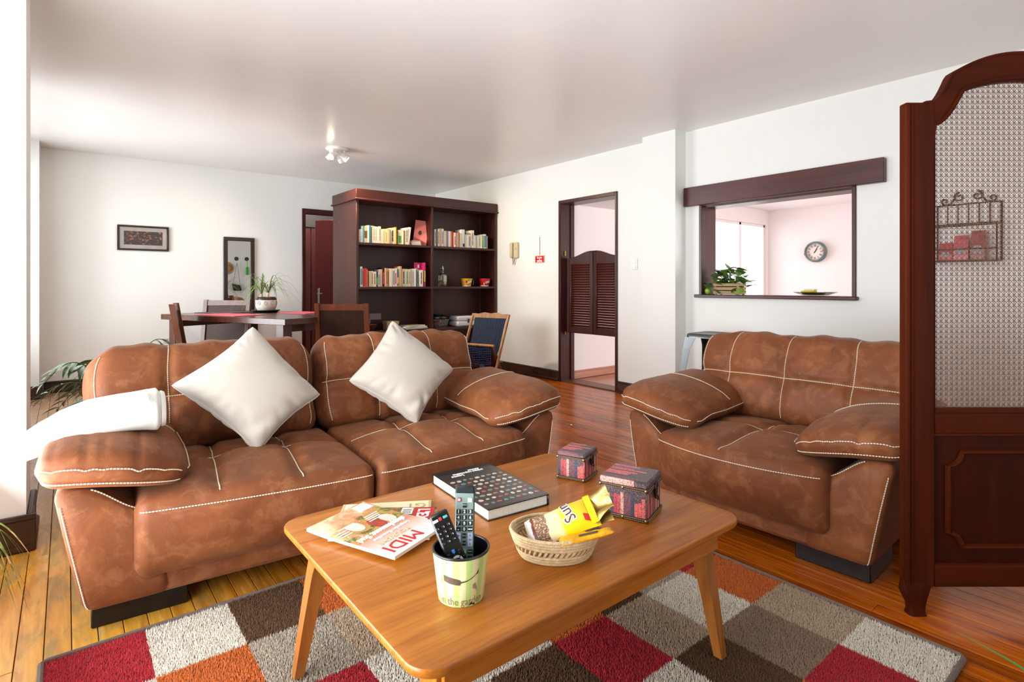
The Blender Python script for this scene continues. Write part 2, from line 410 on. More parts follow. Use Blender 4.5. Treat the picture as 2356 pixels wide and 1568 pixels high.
# serving hatch: lintel beam, lining, sill
hm=MB(); hm.box(XR-.055,XR+.0,1.431,3.082,1.884,2.059,.004)
bo=part('lintel_beam',hm,DARKH); tag(bo,'thick dark wooden beam across the top of the kitchen hatch','beam')
hm=MB(); hx0,hx1=XR-.012,KX0+.02
hm.box(hx0,hx1,2.915,2.945,1.05,1.884,.003); hm.box(hx0,hx1,1.626,1.655,1.05,1.884,.003); hm.box(XR+.03,hx1,1.655,2.915,1.866,1.884)
struct('trim_2',hm,DARKW,smooth=40)
struct('trim_3',MB().box(XR-.05,hx1+.02,1.61,2.975,1.03,1.058,.005),DARKH,smooth=40)
# red door at the back and the lobby behind it
m=MB(); m.box(2.505,2.55,YB-.02,YB+.16,0,2.19,.004); m.box(3.415,3.46,YB-.02,YB+.16,0,2.19,.004); m.box(2.55,3.415,YB-.02,YB+.16,2.13,2.19,.004)
d2=struct('door_2',m,DARKW,smooth=40)
RED=M_('red_painted_door','#6d1110',.28,var=.18,vs=5)
hing=Vector((3.405,7.83)); free=Vector((2.968,8.46)); dv=free-hing; Ld=dv.length
lf=link('door_leaf',None,None,d2,(hing.x,hing.y,0),(0,0,math.atan2(dv.y,dv.x)))
part('door_panel',MB().box(0,Ld,-.02,.02,.01,2.125,.003),RED,lf)
CHR=M_('satin_chrome','#b9bec4',.25,1.,var=.03)
part('door_handle',MB().box(Ld-.085,Ld-.045,.02,.026,.87,1.1,.003).tube([(Ld-.065,.026,1.02),(Ld-.065,.055,1.02),(Ld-.16,.06,1.02)],.008,8),CHR,lf)
LOBBY=M_('grey_lobby_paint',(.42,.42,.40),.6,var=.02)
MAROON=M_('maroon_closet_paint','#4a1c1a',.4,var=.1,vs=4)
struct('wall_back',MB().box(1.9,4.4,9.7,9.8,0,2.9),LOBBY); struct('wall_left',MB().box(1.8,1.9,YB+.15,9.8,0,2.9),LOBBY); struct('wall_right',MB().box(4.4,4.5,YB+.15,9.8,0,2.9),LOBBY)
struct('ceiling',MB().box(1.8,4.5,YB+.15,9.8,2.9,3.0),LOBBY); struct('floor',MB().box(1.8,4.5,YB+.15,9.8,-.08,-.004),KFLOOR)
DG=M_('dark_grey_lintel','#3a3836',.6,var=.05)
c=thing('built_in_closet','maroon built-in closet with a louvred vent seen through the back doorway','closet',(2.0,9.2,0))
part('body',MB().box(0,2.3,.04,.49,0,2.1),MAROON,c); part('lintel',MB().box(0,2.3,.0,.49,2.1,2.42),DG,c)
for k in range(4):
    d=part('closet_door',MB().box(.02+k*.57,.57+k*.57,.012,.04,.05,2.08,.004),MAROON,c)
    [part('vent_frame',MB().box(.16+k*.57,.44+k*.57,.004,.014,zz,zz+.02),MAROON,d) for zz in(1.66,1.92)]
    for j in range(6): part('slat',MB().box(.17+k*.57,.43+k*.57,-.002,.016,1.69+j*.038,1.705+j*.038),DG,d)
# ------------------------------------------------------------------ sofas
def leather():
    t=NT('brown_suede_leather'); v=t.coord()
    n=t.noise(v,3.2,5,.6,1.2); n2=t.noise(v,14,4,.65,.5); n3=t.noise(v,220,2,.5)
    c=t.ramp(n,[(.22,hx('#603820')),(.5,hx('#784427')),(.8,hx('#925a34'))])
    c=t.mix(t.math('MULTIPLY',t.ramp(n2,[(.5,(0,0,0)),(.62,(1,1,1))]),.2),c,hx('#b47c55'))
    c=t.mix(t.math('MULTIPLY',t.ramp(t.noise(v,6,4,.6,2.),[(.52,(0,0,0)),(.6,(1,1,1))]),.14),c,hx('#5a3020'))
    t.set(Base_Color=c,Roughness=t.math('MULTIPLY_ADD',n2,.25,.42)); t.b.inputs['Sheen Weight'].default_value=.1; t.b.inputs['Sheen Roughness'].default_value=.4
    t.b.inputs['Sheen Tint'].default_value=(1,.75,.55,1); t.b.inputs['Specular IOR Level'].default_value=.2
    h=t.math('ADD',t.math('MULTIPLY',n3,.25),t.noise(v,22,4,.6)); t.bump(h,.22,.006); return t.m
LEATH=leather()
THREAD=M_('cream_thread','#e6d8bf',.7,var=.06,vs=80)
BLACKW=M_('black_lacquered_block','#0d0c0d',.35,var=.2)
def stitch(mb,pts,per=.0095,duty=.74,r=.0021):
    P=[Vector(p) for p in pts]; seg=[(P[i+1]-P[i]).length for i in range(len(P)-1)]; tot=sum(seg)
    def at(s):
        for i,l in enumerate(seg):
            if s<=l or i==len(seg)-1: return P[i].lerp(P[i+1],min(1,max(0,s/l if l>1e-9 else 0)))
            s-=l
    k=0; N=int(tot/per)
    for k in range(N):
        a=at(k*per); b=at(k*per+per*duty); d=(b-a)
        if d.length<1e-6: continue
        mb.tube([a,b],r,4)
def smooth01(x): x=max(0,min(1,x)); return x*x*(3-2*x)
def make_sofa(root,W,nseat,nback,seat_v,back_v,seed):
    rnd=random.Random(seed)
    cen=W/2
    part('base',MB().box(.03,W-.03,.012,.93,.078,.30,.02),LEATH,root)
    for sgn in(0,1):
        mir=(lambda p:Vector((W-p.x,p.y,p.z))) if sgn else (lambda p:Vector(p))
        # arm body, leaning outwards
        def fa(o,p,mir=mir):
            q=o+Vector((.125,.45,.285)); k=(q.z-.078)/.43
            q.x-=.082*max(0,k); q.y-=.012*math.sin(PI*max(0,min(1,k)))
            if q.z>.3: q.z-=.105*smooth01((o.x+.05)/.17)*(q.z-.3)/.2
            return mir(q)
        S=Soft(.125,.45,.207,.035,fa); arm=link('arm',weld(S.build(MB(),(8,12,8)),'arm'),LEATH,root)
        mb=MB(); stitch(mb,[S.at((-.93,-1,z/10.))+Vector((0,-.002,0)) for z in range(-10,9)]); stitch(mb,[S.at((x/10.,-.99,1))+Vector((0,-.001,.002)) for x in range(-2,11)])
        part('stitching',mb,THREAD,arm,smooth=0,kind='stuff')
        # overstuffed arm pad
        cre=[(rnd.uniform(-.8,.9),rnd.uniform(.5,1)) for _ in range(9)]
        def fp(o,p,mir=mir,cre=cre):
            un,vn=max(-1,min(1,o.x/.2125)),max(-1,min(1,o.y/.34)); fr=max(0,-vn)
            q=Vector(o)
            q.z*=1-.38*max(0,un)**3-.12*max(0,-un)**3
            q.z+=.012*(1-vn*vn)*(1-un*un)*(o.z>0)
            q.z+=.026*(1-un*un)-.02-.040*un+.012*max(0,vn)-.024*smooth01((-vn-.45)/.55)
            q.y-=.045*(1-un*un)*fr; q.y+=.055*max(0,un)**2*fr
            q.x-=.02*max(0,vn)*max(0,un)
            for a,b in cre: q.z-=.005*gauss(un-a,.05)*max(0,min(1,(-vn-.1)*1.6))*b*(1 if o.z>-.03 else 0)
            q+=Vector((.092,.325,.556)); return mir(q)
        S=Soft(.2125,.34,.06,.056,fp); pad=link('arm_pad',weld(S.build(MB(),(36,24,6)),'arm_pad'),LEATH,root)
        mb=MB(); fr=[]
        for x in range(-20,21): fr.append(S.at((x/20.*.97,-1,.25))+Vector((0,-.003,.001)))
        stitch(mb,fr); stitch(mb,[S.at((x/20.*.97,-1,-.62))+Vector((0,-.003,0)) for x in range(-20,20)])
        stitch(mb,[S.at((1,y/14.,.25))+mir(Vector((.003,0,.001)))-mir(Vector((0,0,0))) for y in range(-13,13)])
        stitch(mb,[S.at((y/30.,.12+.12*(y/30.)**2,1))+Vector((0,0,.002)) for y in range(-26,31)])
        part('stitching',mb,THREAD,pad,smooth=0,kind='stuff')
    ins=.135; sw=(W-2*ins)/nseat
    for i in range(nseat):
        uc=ins+sw*(i+.5)
        tv=seat_v[i]; th=.02+rnd.uniform(-.02,.02)
        def fs(o,p,uc=uc,tv=tv,th=th):
            hxw=sw/2-.003; sx,sy=o.x/hxw,o.y/.335; q=Vector(o)
            top=smooth01((o.z+.02)/.12); front=smooth01((-sy+.1)/1.1)
            q.z+=top*(.038*(1-sx*sx)*(1-max(-1,sy)**2)+.012*(1-sx**4)*(sy<.3)*(1-abs(sy))+.01)
            g=0
            for s in tv: g=max(g,gauss((sx-s-.05*sy)*hxw,.026))
            g2=gauss((sy-th)*.335,.026)*(.9)
            g*=smooth01((sy+1.02)/.35)
            q.z-=top*(.020*max(g,g2)+.016*max([gauss(math.hypot((sx-s)*hxw,(sy-th)*.335),.05) for s in tv]+[0]))
            ug=uc+o.x-cen
            q.y-=front*.085*(1-(ug/(W/2-ins))**2)*smooth01((o.z+.16)/.2)+front*.0
            if o.z<-.05: q.y+=.012*front*smooth01((-o.z-.05)/.08)
            return q+Vector((uc,.285,.288))
        S=Soft(sw/2-.003,.335,.132,.045,fs); cu=link('seat_cushion',weld(S.build(MB(),(70,52,8)),'seat_cushion'),LEATH,root)
        mb=MB()
        stitch(mb,[S.at((x/20.*.985,-1,.72))+Vector((0,-.003,.001)) for x in range(-20,21)])
        for s in tv:
            stitch(mb,[S.at((s+.05*(y/32.),y/32.,1))+Vector((0,0,.0022)) for y in range(-30,28)])
        stitch(mb,[S.at((x/40.,th,1))+Vector((0,0,.0022)) for x in range(-37,38)])
        part('stitching',mb,THREAD,cu,smooth=0,kind='stuff')
    bi=-.035; br=.03 if nback>1 else -.035; bw=(W-bi-br)/nback
    for i in range(nback):
        uc=bi+bw*(i+.5); tv=back_v[i]; th=-.04
        Rt=Matrix.Rotation(R(-19),3,'X')
        wav=[rnd.uniform(0,6.28) for _ in range(4)]
        def fb(o,p,uc=uc,tv=tv,Rt=Rt,wav=wav):
            hw=bw/2-.004; sx,sz=o.x/hw,o.z/.25; q=Vector(o)
            frt=smooth01((-o.y+.02)/.1)
            q.y-=frt*(.035*(1-sx**4)*(1-sz*sz))
            g=0
            for s in tv: g=max(g,gauss((sx-s)*hw,.02))
            g2=gauss((sz-th)*.25,.02)
            q.y+=frt*(.017*max(g,g2)+.014*max([gauss(math.hypot((sx-s)*hw,(sz-th)*.25),.05) for s in tv]+[0]))
            q.z+=smooth01((sz-.6)/.4)*(.006*sin(sx*9+wav[0])+.004*sin(sx*23+wav[1]))
            q.x*=1+.012*sin(sz*5+wav[2])-.03*max(0,sz)**3
            q.z-=.014*max(0,sz)*abs(sx)**6
            return Rt@q+Vector((uc,.70,.632))
        S=Soft(bw/2-.004,.11,.25,.095,fb); cu=link('back_cushion',weld(S.build(MB(),(70,8,50)),'back_cushion'),LEATH,root)
        mb=MB(); off=Rt@Vector((0,-.0028,0))
        for s in tv: stitch(mb,[S.at((s,-1,z/40.))+off for z in range(-36,40)]+[S.at((s,-1+.25*k,1)) for k in range(0,3)])
        stitch(mb,[S.at((x/40.,-1,th))+off for x in range(-40,41)])
        for e in(-.93,.93):
            if (i==0 and e<0) or (i==nback-1 and e>0) or nback>1: stitch(mb,[S.at((e,-1,z/20.))+off for z in range(-18,19)])
        part('stitching',mb,THREAD,cu,smooth=0,kind='stuff')
    part('back_frame',MB().box(.0,W-.0,.76,.955,.078,.70,.04),LEATH,root)
    for a in(.02,W-.30):
        for v in(.06,.62): part('foot',MB().box(a,a+.28,v,v+.27,0,.082,.004),BLACKW,root)
sofa=thing('sofa','long brown suede two-seat sofa with cream stitching and two cream pillows','sofa',(.04,2.256,0),-4)
make_sofa(sofa,1.88,2,2,[(-.33,.36),(-.33,.36)],[(-.36,.36),(-.36,.36)],3)
love=thing('loveseat','brown leather loveseat with cream stitching in front of the kitchen hatch','sofa',(2.305,1.826,0),-88)
make_sofa(love,1.05,1,1,[(-.02,)],[(-.62,-.08,.5)],5)
# pillows
def cotton(name,col):
    t=NT(name); v=t.coord(); w=t.n('ShaderNodeTexWave'); w.inputs['Scale'].default_value=130; w.inputs['Distortion'].default_value=.6
    t.l(t.coord((1,1,1),rot=(0,0,R(45))),w.inputs['Vector'])
    n=t.noise(v,12,4)
    t.set(Base_Color=t.ramp(n,[(.3,tuple(c*.95 for c in hx(col))),(.7,hx(col))]),Roughness=.85); t.b.inputs['Sheen Weight'].default_value=.3
    t.bump(t.math('ADD',t.math('MULTIPLY',w.outputs['Fac'],.15),n),.25,.004); return t.m
CREAM=cotton('cream_ribbed_cotton','#bbb3a8')
def pillow(label,T4,B4,L4,R4,seed,fold=.5):
    """square pillow standing on one corner; the four corners are given in the sofa's frame"""
    rnd=random.Random(seed); T4,B4,L4,R4=[Vector(p) for p in(T4,B4,L4,R4)]
    cen=(T4+B4+L4+R4)/4; nrm=(R4-L4).cross(T4-B4).normalized()
    if nrm.y>0: nrm=-nrm
    wr_=[(rnd.uniform(0,1),rnd.uniform(.008,.022),rnd.uniform(.25,1)) for _ in range(46)]
    def surf(a,b,sd):
        # a,b in [-1,1] along pillow edges; corners: (-1,1)=T (1,1)=R (1,-1)=B (-1,-1)=L
        e=1-.115*(1-a*a)*abs(b)**3-.03*(a*b)**8; f=1-.115*(1-b*b)*abs(a)**3-.03*(a*b)**8
        a2,b2=a*f,b*e
        P=((1-a2)*(1+b2)*T4+(1+a2)*(1+b2)*R4+(1+a2)*(1-b2)*B4+(1-a2)*(1-b2)*L4)/4
        m=max(0,(1-a*a))*max(0,(1-b*b)); th=.104*m**.34
        edge=max(abs(a),abs(b))
        w=0
        for t0,wd,am in wr_:
            s=(math.atan2(b,a)/(2*PI))%1; d=min(abs(s-t0),1-abs(s-t0)); w+=am*gauss(d,wd*.6)*gauss(edge-.86,.16)
        w2=.006*sin(9*(a-b)+2*sin(3*(a+b)))*gauss((a-b)-1.5,.45)*fold*2
        return P+nrm*sd*(th-.010*w*min(1,th/.03)+w2*(th>.01))+(Vector((0,0,.012*w)) if edge>.93 else Vector())*.3
    n=48; mb=MB()
    def q(t): return sin((2*t-1)*PI/2)
    for sd in(1,-1): mb.grid(n,n,lambda i,j,sd=sd: tuple(surf(q(i),q(j),sd)))
    root=thing('pillow',label,'pillow',sofa.matrix_basis@cen,-4)
    me=weld(mb,'pillow',1e-5); me.transform(Matrix.Translation(-cen)); link('cover',me,CREAM,root)
    rim=[]
    for k in range(4*24):
        s,u=divmod(k,24); u=2*u/24-1
        a,b=[(u,1),(1,-u),(-u,-1),(-1,u)][s]; rim.append(surf(a,b,0)-cen)
    part('seam_piping',MB().tube(rim,.0042,6,closed=True),CREAM,root)
pillow('larger cream pillow on the left seat of the long sofa',(.60,.56,.955),(.565,.235,.447),(.262,.40,.735),(.862,.38,.632),1)
pillow('smaller cream pillow on the right seat of the long sofa',(1.29,.57,.955),(1.285,.245,.462),(.99,.38,.685),(1.575,.40,.687),2)
# folded throw over the left arm
FLEECE=M_('white_fleece','#dedcd4',.9,var=.03,vs=20,bump=.35,bs=160,sheen=.5)
def throw_at(t,a):
    ks=[(-.188,.578,.022,.085),(-.175,.588,.042,.11),(-.135,.612,.052,.125),(-.08,.64,.056,.13),(.0,.662,.058,.132),(.1,.674,.063,.132),(.18,.678,.069,.132),(.212,.676,.068,.128),(.222,.675,.055,.118)]
    s=t*(len(ks)-1); k=min(int(s),len(ks)-2); f=s-k; u,z,hz,hv=[ks[k][i]*(1-f)+ks[k+1][i]*f for i in range(4)]
    ca,sa=cos(a),sin(a); e=.62
    y=hv*math.copysign(abs(ca)**e,ca); zz=hz*math.copysign(abs(sa)**e,sa)
    zz+=.0035*sin(9*a+5*t)*(sa>0)+.004*sin(14*t+3*ca)-.012*(y/hv)**2*(sa>0)
    return Vector((u,.245+y+.02*t,z+zz))-Vector((.012,.25,.664))
th=thing('throw_blanket','white fleece throw folded over the left arm of the long sofa','blanket',sofa.matrix_basis@Vector((.012,.25,.664)),-4)
rg=[[tuple(throw_at(t/40.,2*PI*k/36)) for k in range(36)] for t in range(41)]
part('folded_fleece',MB().loft(rg),FLEECE,th,smooth=180)
for k,(sc,dx) in enumerate(((.86,.007),(.62,.010),(.36,.012))):
    c0=sum((throw_at(.985,2*PI*q/24) for q in range(24)),Vector())/24
    part('rolled_edge',MB().tube([c0+(throw_at(.985,2*PI*q/24)-c0)*sc+Vector((dx,0,-.004*k)) for q in range(24)],.012-.0015*k,7,closed=True),FLEECE,th)
# ------------------------------------------------------------------ rug
rug=thing('rug','shaggy rug of red, orange, cream and brown squares under the coffee table','rug')
XS=[-.05,.203,.448,.70,.95,1.2,1.44,1.655,1.905,2.13]; YS=[.465,.722,1.008,1.287,1.59,1.895,2.18]
PAL=dict(r='#bc363f',o='#d6743c',c='#ece4d4',t='#9c8570',n='#c4ae94',b='#6a4e3a',g='#bcb09e')
CELLS=['gcobtcorc','ogcrobocn','cornbrtno','crocrogtr','cognrctbc','rcbogrcno']   # near row first, left to right
CELLS=['ogcbtgorc','ncrogcbtn','gbonbrnco','orrccobgr','cognrctbc','rcbogrcno']
def pilemat(k,h):
    t=NT('rug_pile_'+k); v=t.coord(); n=t.noise(v,170,2,.6); n2=t.noise(v,18,3)
    c=hx(h); col=t.ramp(t.math('ADD',t.math('MULTIPLY',n,.8),t.math('MULTIPLY',n2,.2)),[(.35,tuple(x*.7 for x in c)),(.52,c),(.68,tuple(min(1,x*1.18) for x in c))])
    t.set(Base_Color=col,Roughness=.95); t.b.inputs['Sheen Weight'].default_value=.0; t.b.inputs['Specular IOR Level'].default_value=.1; return t.m
PILE={k:pilemat(k,h) for k,h in PAL.items()}
BIND=M_('taupe_rug_binding','#6f6058',.9,var=.12,vs=60,bump=.4,bs=200)
part('backing',MB().box(XS[0]-.008,XS[-1]+.008,YS[0]-.008,YS[-1]+.008,.0005,.006),BIND,rug,smooth=0)
bd=[(XS[0]-.008,YS[0]-.008,.009),(XS[-1]+.008,YS[0]-.008,.009),(XS[-1]+.008,YS[-1]+.008,.009),(XS[0]-.008,YS[-1]+.008,.009)]
pts=[]
for k in range(4):
    a,b=Vector(bd[k]),Vector(bd[(k+1)%4]); pts+=[tuple(a.lerp(b,u)) for u in(.006,.25,.5,.75,.994)]
part('bound_edge',MB().tube(pts,.0085,8,closed=True),BIND,rug)
for j in range(6):
    for i in range(9):
        x0,x1,y0,y1=XS[i],XS[i+1],YS[j],YS[j+1]; st=.0043
        nx,ny=int((x1-x0)/st),int((y1-y0)/st)
        gx,gy=np.meshgrid(np.arange(nx),np.arange(ny)); n=nx*ny
        px=(x0+(gx.ravel()+.5)*(x1-x0)/nx+np.random.uniform(-.0022,.0022,n)); py=(y0+(gy.ravel()+.5)*(y1-y0)/ny+np.random.uniform(-.0022,.0022,n))
        hh=np.random.uniform(.011,.0185,n); ang=np.random.uniform(0,2*np.pi,n); ln=np.random.uniform(0,.006,n); la=np.random.uniform(0,2*np.pi,n)
        rr=np.random.uniform(.0024,.0034,n)
        V=np.zeros((n,4,3))
        for k in range(3):
            a=ang+k*2*np.pi/3; V[:,k,0]=px+rr*np.cos(a); V[:,k,1]=py+rr*np.sin(a); V[:,k,2]=.005
        V[:,3,0]=px+ln*np.cos(la); V[:,3,1]=py+ln*np.sin(la); V[:,3,2]=hh
        b=np.arange(n)[:,None]*4; Fc=np.concatenate([b+[[0,1,3]],b+[[1,2,3]],b+[[2,0,3]]],1).reshape(-1)
        m=D.meshes.new('rug_square'); nf=3*n
        m.vertices.add(4*n); m.vertices.foreach_set('co',V.reshape(-1)); m.loops.add(3*nf); m.loops.foreach_set('vertex_index',Fc.astype(np.int32))
        m.polygons.add(nf); m.polygons.foreach_set('loop_start',np.arange(0,3*nf,3,dtype=np.int32)); m.polygons.foreach_set('loop_total',np.full(nf,3,np.int32))
        m.update(calc_edges=True)
        o=link('rug_square',m,PILE[CELLS[j][i]],rug); o['kind']='stuff'
# ------------------------------------------------------------------ coffee table
TX0,TX1,TY0,TY1,TZ=.487,1.591,.863,1.703,.45
TEAK=wood('teak_table_veneer','#8a480f','#bd7628',0,.8,.33,.06,grain=1.1,bump=.03,spec=.4)
TEAKZ=wood('teak_table_leg','#80481a','#b0702e',2,.6,.36,.05)
ct=thing('coffee_table','teak coffee table with rounded corners and splayed tapered legs','coffee table',((TX0+TX1)/2,(TY0+TY1)/2,.0))
hx_,hy_=(TX1-TX0)/2,(TY1-TY0)/2
def rrect(hx,hy,r,n=8):
    P=[]
    for cx,cy,a0 in((hx-r,hy-r,0),(-hx+r,hy-r,90),(-hx+r,-hy+r,180),(hx-r,-hy+r,270)):
        for k in range(n+1): a=R(a0+90*k/n); P.append((cx+r*cos(a),cy+r*sin(a)))
    return P
rings=[]
for ins,z in((.012,TZ-.024),(.004,TZ-.021),(0,TZ-.014),(0,TZ-.004),(.0015,TZ-.001),(.004,TZ)):
    rings.append([(x,y,z) for x,y in rrect(hx_-ins,hy_-ins,.062-ins*.5)])
part('tabletop',MB().loft(rings),TEAK,ct,smooth=35)
ap=MB(); a,b=hx_-.075,hy_-.055
for args in((-a,a,-b-.011,-b+.011),(-a,a,b-.011,b+.011)): part('apron',MB().box(*args,TZ-.092,TZ-.024,.002),TEAK,ct)
for args in((-a-.011,-a+.011,-b,b),(a-.011,a+.011,-b,b)): part('apron',MB().box(*args,TZ-.092,TZ-.024,.002),TEAK,ct)
for sx in(-1,1):
    for sy in(-1,1):
        rg=[]
        for z,w,off in((.013,.027,.0),(.18,.037,.022),(.318,.046,.042),(.335,.05,.045),(.348,.064,.047),(.362,.082,.05),(TZ-.026,.088,.055)):
            ox=sx*(hx_-.022-off*.9); oy=sy*(hy_-.048-off*.45); wy=min(w,.05)
            rg.append([(ox,oy,z),(ox-sx*w,oy,z),(ox-sx*w,oy-sy*wy,z),(ox,oy-sy*wy,z)])
        part('leg',MB().loft(rg),TEAKZ,ct,smooth=0)
# ------------------------------------------------------------------ things on the coffee table
TT=TZ+.0006
PAPER=M_('white_paper','#f2efe6',.7,var=.03,vs=30); PAPERL=M_('page_edges','#dfe3d8',.7,var=.1,vs=250)
INK=M_('black_ink','#141414',.5); WHITEI=M_('white_print','#fbfaf6',.5,var=.01); REDI=M_('red_print','#c9201c',.4,var=.04)
def coverphoto():
    t=NT('food_photo_cover'); v=t.coord(); sp=t.n('ShaderNodeSeparateXYZ'); t.l(v,sp.inputs[0])
    n=t.noise(v,16,5,.6,1.4); n2=t.noise(v,55,3,.6); f=t.math('ADD',t.math('MULTIPLY',n,.75),t.math('MULTIPLY',n2,.25))
    photo=t.ramp(f,[(.34,hx('#2b1a10')),(.42,hx('#5c5a1c')),(.48,hx('#a8a040')),(.53,hx('#e39a5a')),(.58,hx('#c9642a')),(.64,hx('#f2d9c0'))])
    low=t.ramp(f,[(.38,hx('#d07a45')),(.5,hx('#eaa878')),(.62,hx('#f4cfae'))])
    q=t.math('MULTIPLY_ADD',sp.outputs[0],3.2,.5)          # 0 bottom edge .. 1 title edge
    wob=t.math('ADD',q,t.math('MULTIPLY',sp.outputs[1],.45))
    sky=t.ramp(q,[(.6,hx('#d79a80')),(.74,hx('#f3d2c4')),(.88,hx('#fdf6f2'))])
    c=t.mix(t.ramp(wob,[(.2,(0,0,0)),(.24,(1,1,1))]),low,photo); c=t.mix(t.ramp(wob,[(.56,(0,0,0)),(.575,(1,1,1))]),c,sky)
    t.set(Base_Color=c,Roughness=.18); t.b.inputs['Coat Weight'].default_value=.3; return t.m
def slab(mb,L,Wd,z0,z1,curl=0.):
    # page block; x runs along its height, curl lifts the x=-L/2 end
    def top(x,y,z): return (x,y,z+curl*max(0,-x/L*2-.1)**2)
    n=10; v=[];f=[]
    for zz in(z0,z1):
        for i in range(n+1):
            x=-L/2+L*i/n
            for y in(-Wd/2,Wd/2): v.append(top(x,y,zz if zz==z1 else z0))
    for i in range(n):
        a=2*i; b=2*(n+1)+2*i
        f+=[(a,a+1,a+3,a+2),(b,b+2,b+3,b+1),(a,a+2,b+2,b),(a+1,b+1,b+3,a+3)]
    f+=[(0,2*(n+1),2*(n+1)+1,1),(2*n,2*n+1,2*(n+1)+2*n+1,2*(n+1)+2*n)]
    return mb.add(v,f)
def dirframe(o,tgt): return math.atan2(tgt[1]-o[1],tgt[0]-o[0])
# bottom: cream booklet
c0=Vector((.745,1.545)); a0=math.atan2(-.139,.234)
mg=thing('magazine','cream covered booklet at the bottom of the magazine pile','magazine',(.741,1.528,TT),rot=(0,0,a0),group='magazines on the coffee table')
slab_=slab(MB(),.272,.215,0,.004); part('pages',slab_,PAPER,mg,smooth=0)
part('cover',slab(MB(),.272,.215,.0042,.005),M_('cream_cover','#e6e0b8',.3,var=.04),mg,smooth=0)
[part('cover_border',MB().box(x_,x_+.008,-.1075,.1075,.005,.0054),M_('tan_border','#bfae80',.4),mg,smooth=0) for x_ in(-.136,.128)]
lettering('G1',.05,M_('tan_lettering','#b3a06a',.4),mg,T(.09,.07,.0052,rz=180))
# middle: news weekly
e1=Vector((-.547,-.837)); ang=math.atan2(.173*-1,.209)   # up direction of its cover
mg=thing('magazine','red and white news magazine in the middle of the magazine pile','magazine',(.72,1.475,TT+.0058),rot=(0,0,R(-37)),group='magazines on the coffee table')
part('pages',slab(MB(),.272,.21,0,.0045),PAPER,mg,smooth=0)
part('cover',slab(MB(),.272,.21,.0047,.0055),M_('news_cover_photo','#8a6a40',.25,var=.75,vs=55),mg,smooth=0)
part('masthead',MB().box(.068,.128,-.102,.102,.0055,.0059),REDI,mg,smooth=0)
lettering("L'EXPRESS",.05,WHITEI,mg,T(.096,0,.0064,rz=-90),bold=.0012,sx=.82)
part('barcode',MB().box(.03,.064,.055,.1,.0055,.0059),WHITEI,mg,smooth=0)
part('barcode_bars',MB().box(.034,.06,.06,.062,.0059,.0061).box(.034,.06,.066,.07,.0059,.0061).box(.034,.06,.074,.076,.0059,.0061).box(.034,.06,.08,.085,.0059,.0061).box(.034,.06,.09,.092,.0059,.0061),INK,mg,smooth=0,kind='stuff')
# top: travel magazine
cen=Vector((.676,1.441)); ang=math.atan2(1.232-1.52,.65-.531)
mg=thing('magazine','travel magazine with red MIDI title on top of the magazine pile','magazine',(cen.x,cen.y,TT+.0122),rot=(0,0,ang),group='magazines on the coffee table')
part('pages',slab(MB(),.312,.217,0,.0075,.006),PAPER,mg,smooth=0)
part('cover',slab(MB(),.312,.217,.0077,.0084,.006),coverphoto(),mg,smooth=0)
zt=.0089
lettering('MIDI',.062,REDI,mg,T(.116,-.03,zt,rz=-90),sx=1.05); lettering('TOURISME',.022,M_('tan_title','#cdb08a',.4),mg,T(.078,-.02,zt,rz=-90),sx=1.15)
lettering('simplement Sud',.033,WHITEI,mg,T(.022,-.002,zt,rz=-90),bold=.0009,sx=.86); lettering('Languedoc Roussillon',.017,WHITEI,mg,T(.05,.005,zt,rz=-90),sx=.95)
part('barcode_sticker',MB().box(-.15,-.105,.05,.1,zt+.001,zt+.004),WHITEI,mg,smooth=0)
tl=MB()
for k in range(5): tl.box(-.088+k*.011,-.083+k*.011,.03-.004*k,.085-.006*k,zt,zt+.0006)
for k in range(3): tl.box(-.10+k*.012,-.095+k*.012,-.075,-.025,zt,zt+.0006); tl.box(-.06+k*.012,-.055+k*.012,-.1,-.06,zt,zt+.0006)
part('text_lines',tl,WHITEI,mg,smooth=0,kind='stuff')
ov=M_('plate_white','#f2dccb',.3,var=.08)
for k,(x,y,a,b) in enumerate(((-.02,.02,.034,.022),(-.055,-.032,.036,.022),(-.018,.062,.03,.02))):
    part('printed_plate',MB().lathe([(1,0),(1,.0005)],20,M=Matrix.Translation((x,y,zt))@Matrix.Diagonal((a,b,1,1))),ov if k!=0 else M_('tomato_dish','#a8341c',.3,var=.4,vs=60),mg,smooth=0)
# big dark hardback
bk=thing('book','thick black hardback with rows of small printed objects on the coffee table','book',(1.094,1.492,TT),rz=-5.)
BCOV=M_('black_glossy_cover','#171312',.16,var=.2,coat=.4)
bw,bl=.113,.188
part('page_block',MB().box(-bw+.004,bw-.006,-bl+.005,bl-.005,.003,.031),PAPERL,bk,smooth=0)
part('front_cover',MB().box(-bw,bw,-bl,bl,.031,.0345,.001),BCOV,bk); part('back_cover',MB().box(-bw,bw,-bl,bl,0,.003,.001),BCOV,bk); part('spine',MB().box(bw-.004,bw,-bl,bl,0,.0345,.0015),BCOV,bk)
part('printed_field',MB().box(-bw+.003,bw-.003,-bl+.004,.085,.0345,.0348),M_('grey_brown_print','#3a3230',.16,var=.2),bk,smooth=0)
gr=[MB() for _ in range(5)]; rn=random.Random(4)
for r in range(8):
    for k in range(9):
        x=-bw+.018+k*.0235; y=.068-r*.031+rn.uniform(-.002,.002)
        gr[rn.choice([0,0,0,1,2,3,4])].lathe([(1,0),(1,.0004)],12,M=Matrix.Translation((x,y,.0348))@Matrix.Diagonal((rn.uniform(.006,.010),rn.uniform(.005,.009),1,1)))
for g,cx in zip(gr,('#cfc2b2','#9a6a44','#b0503a','#5f7f8a','#8a8478')): part('printed_objects',g,M_('print_'+cx,cx,.16,var=.35,vs=120),bk,smooth=0,kind='stuff')
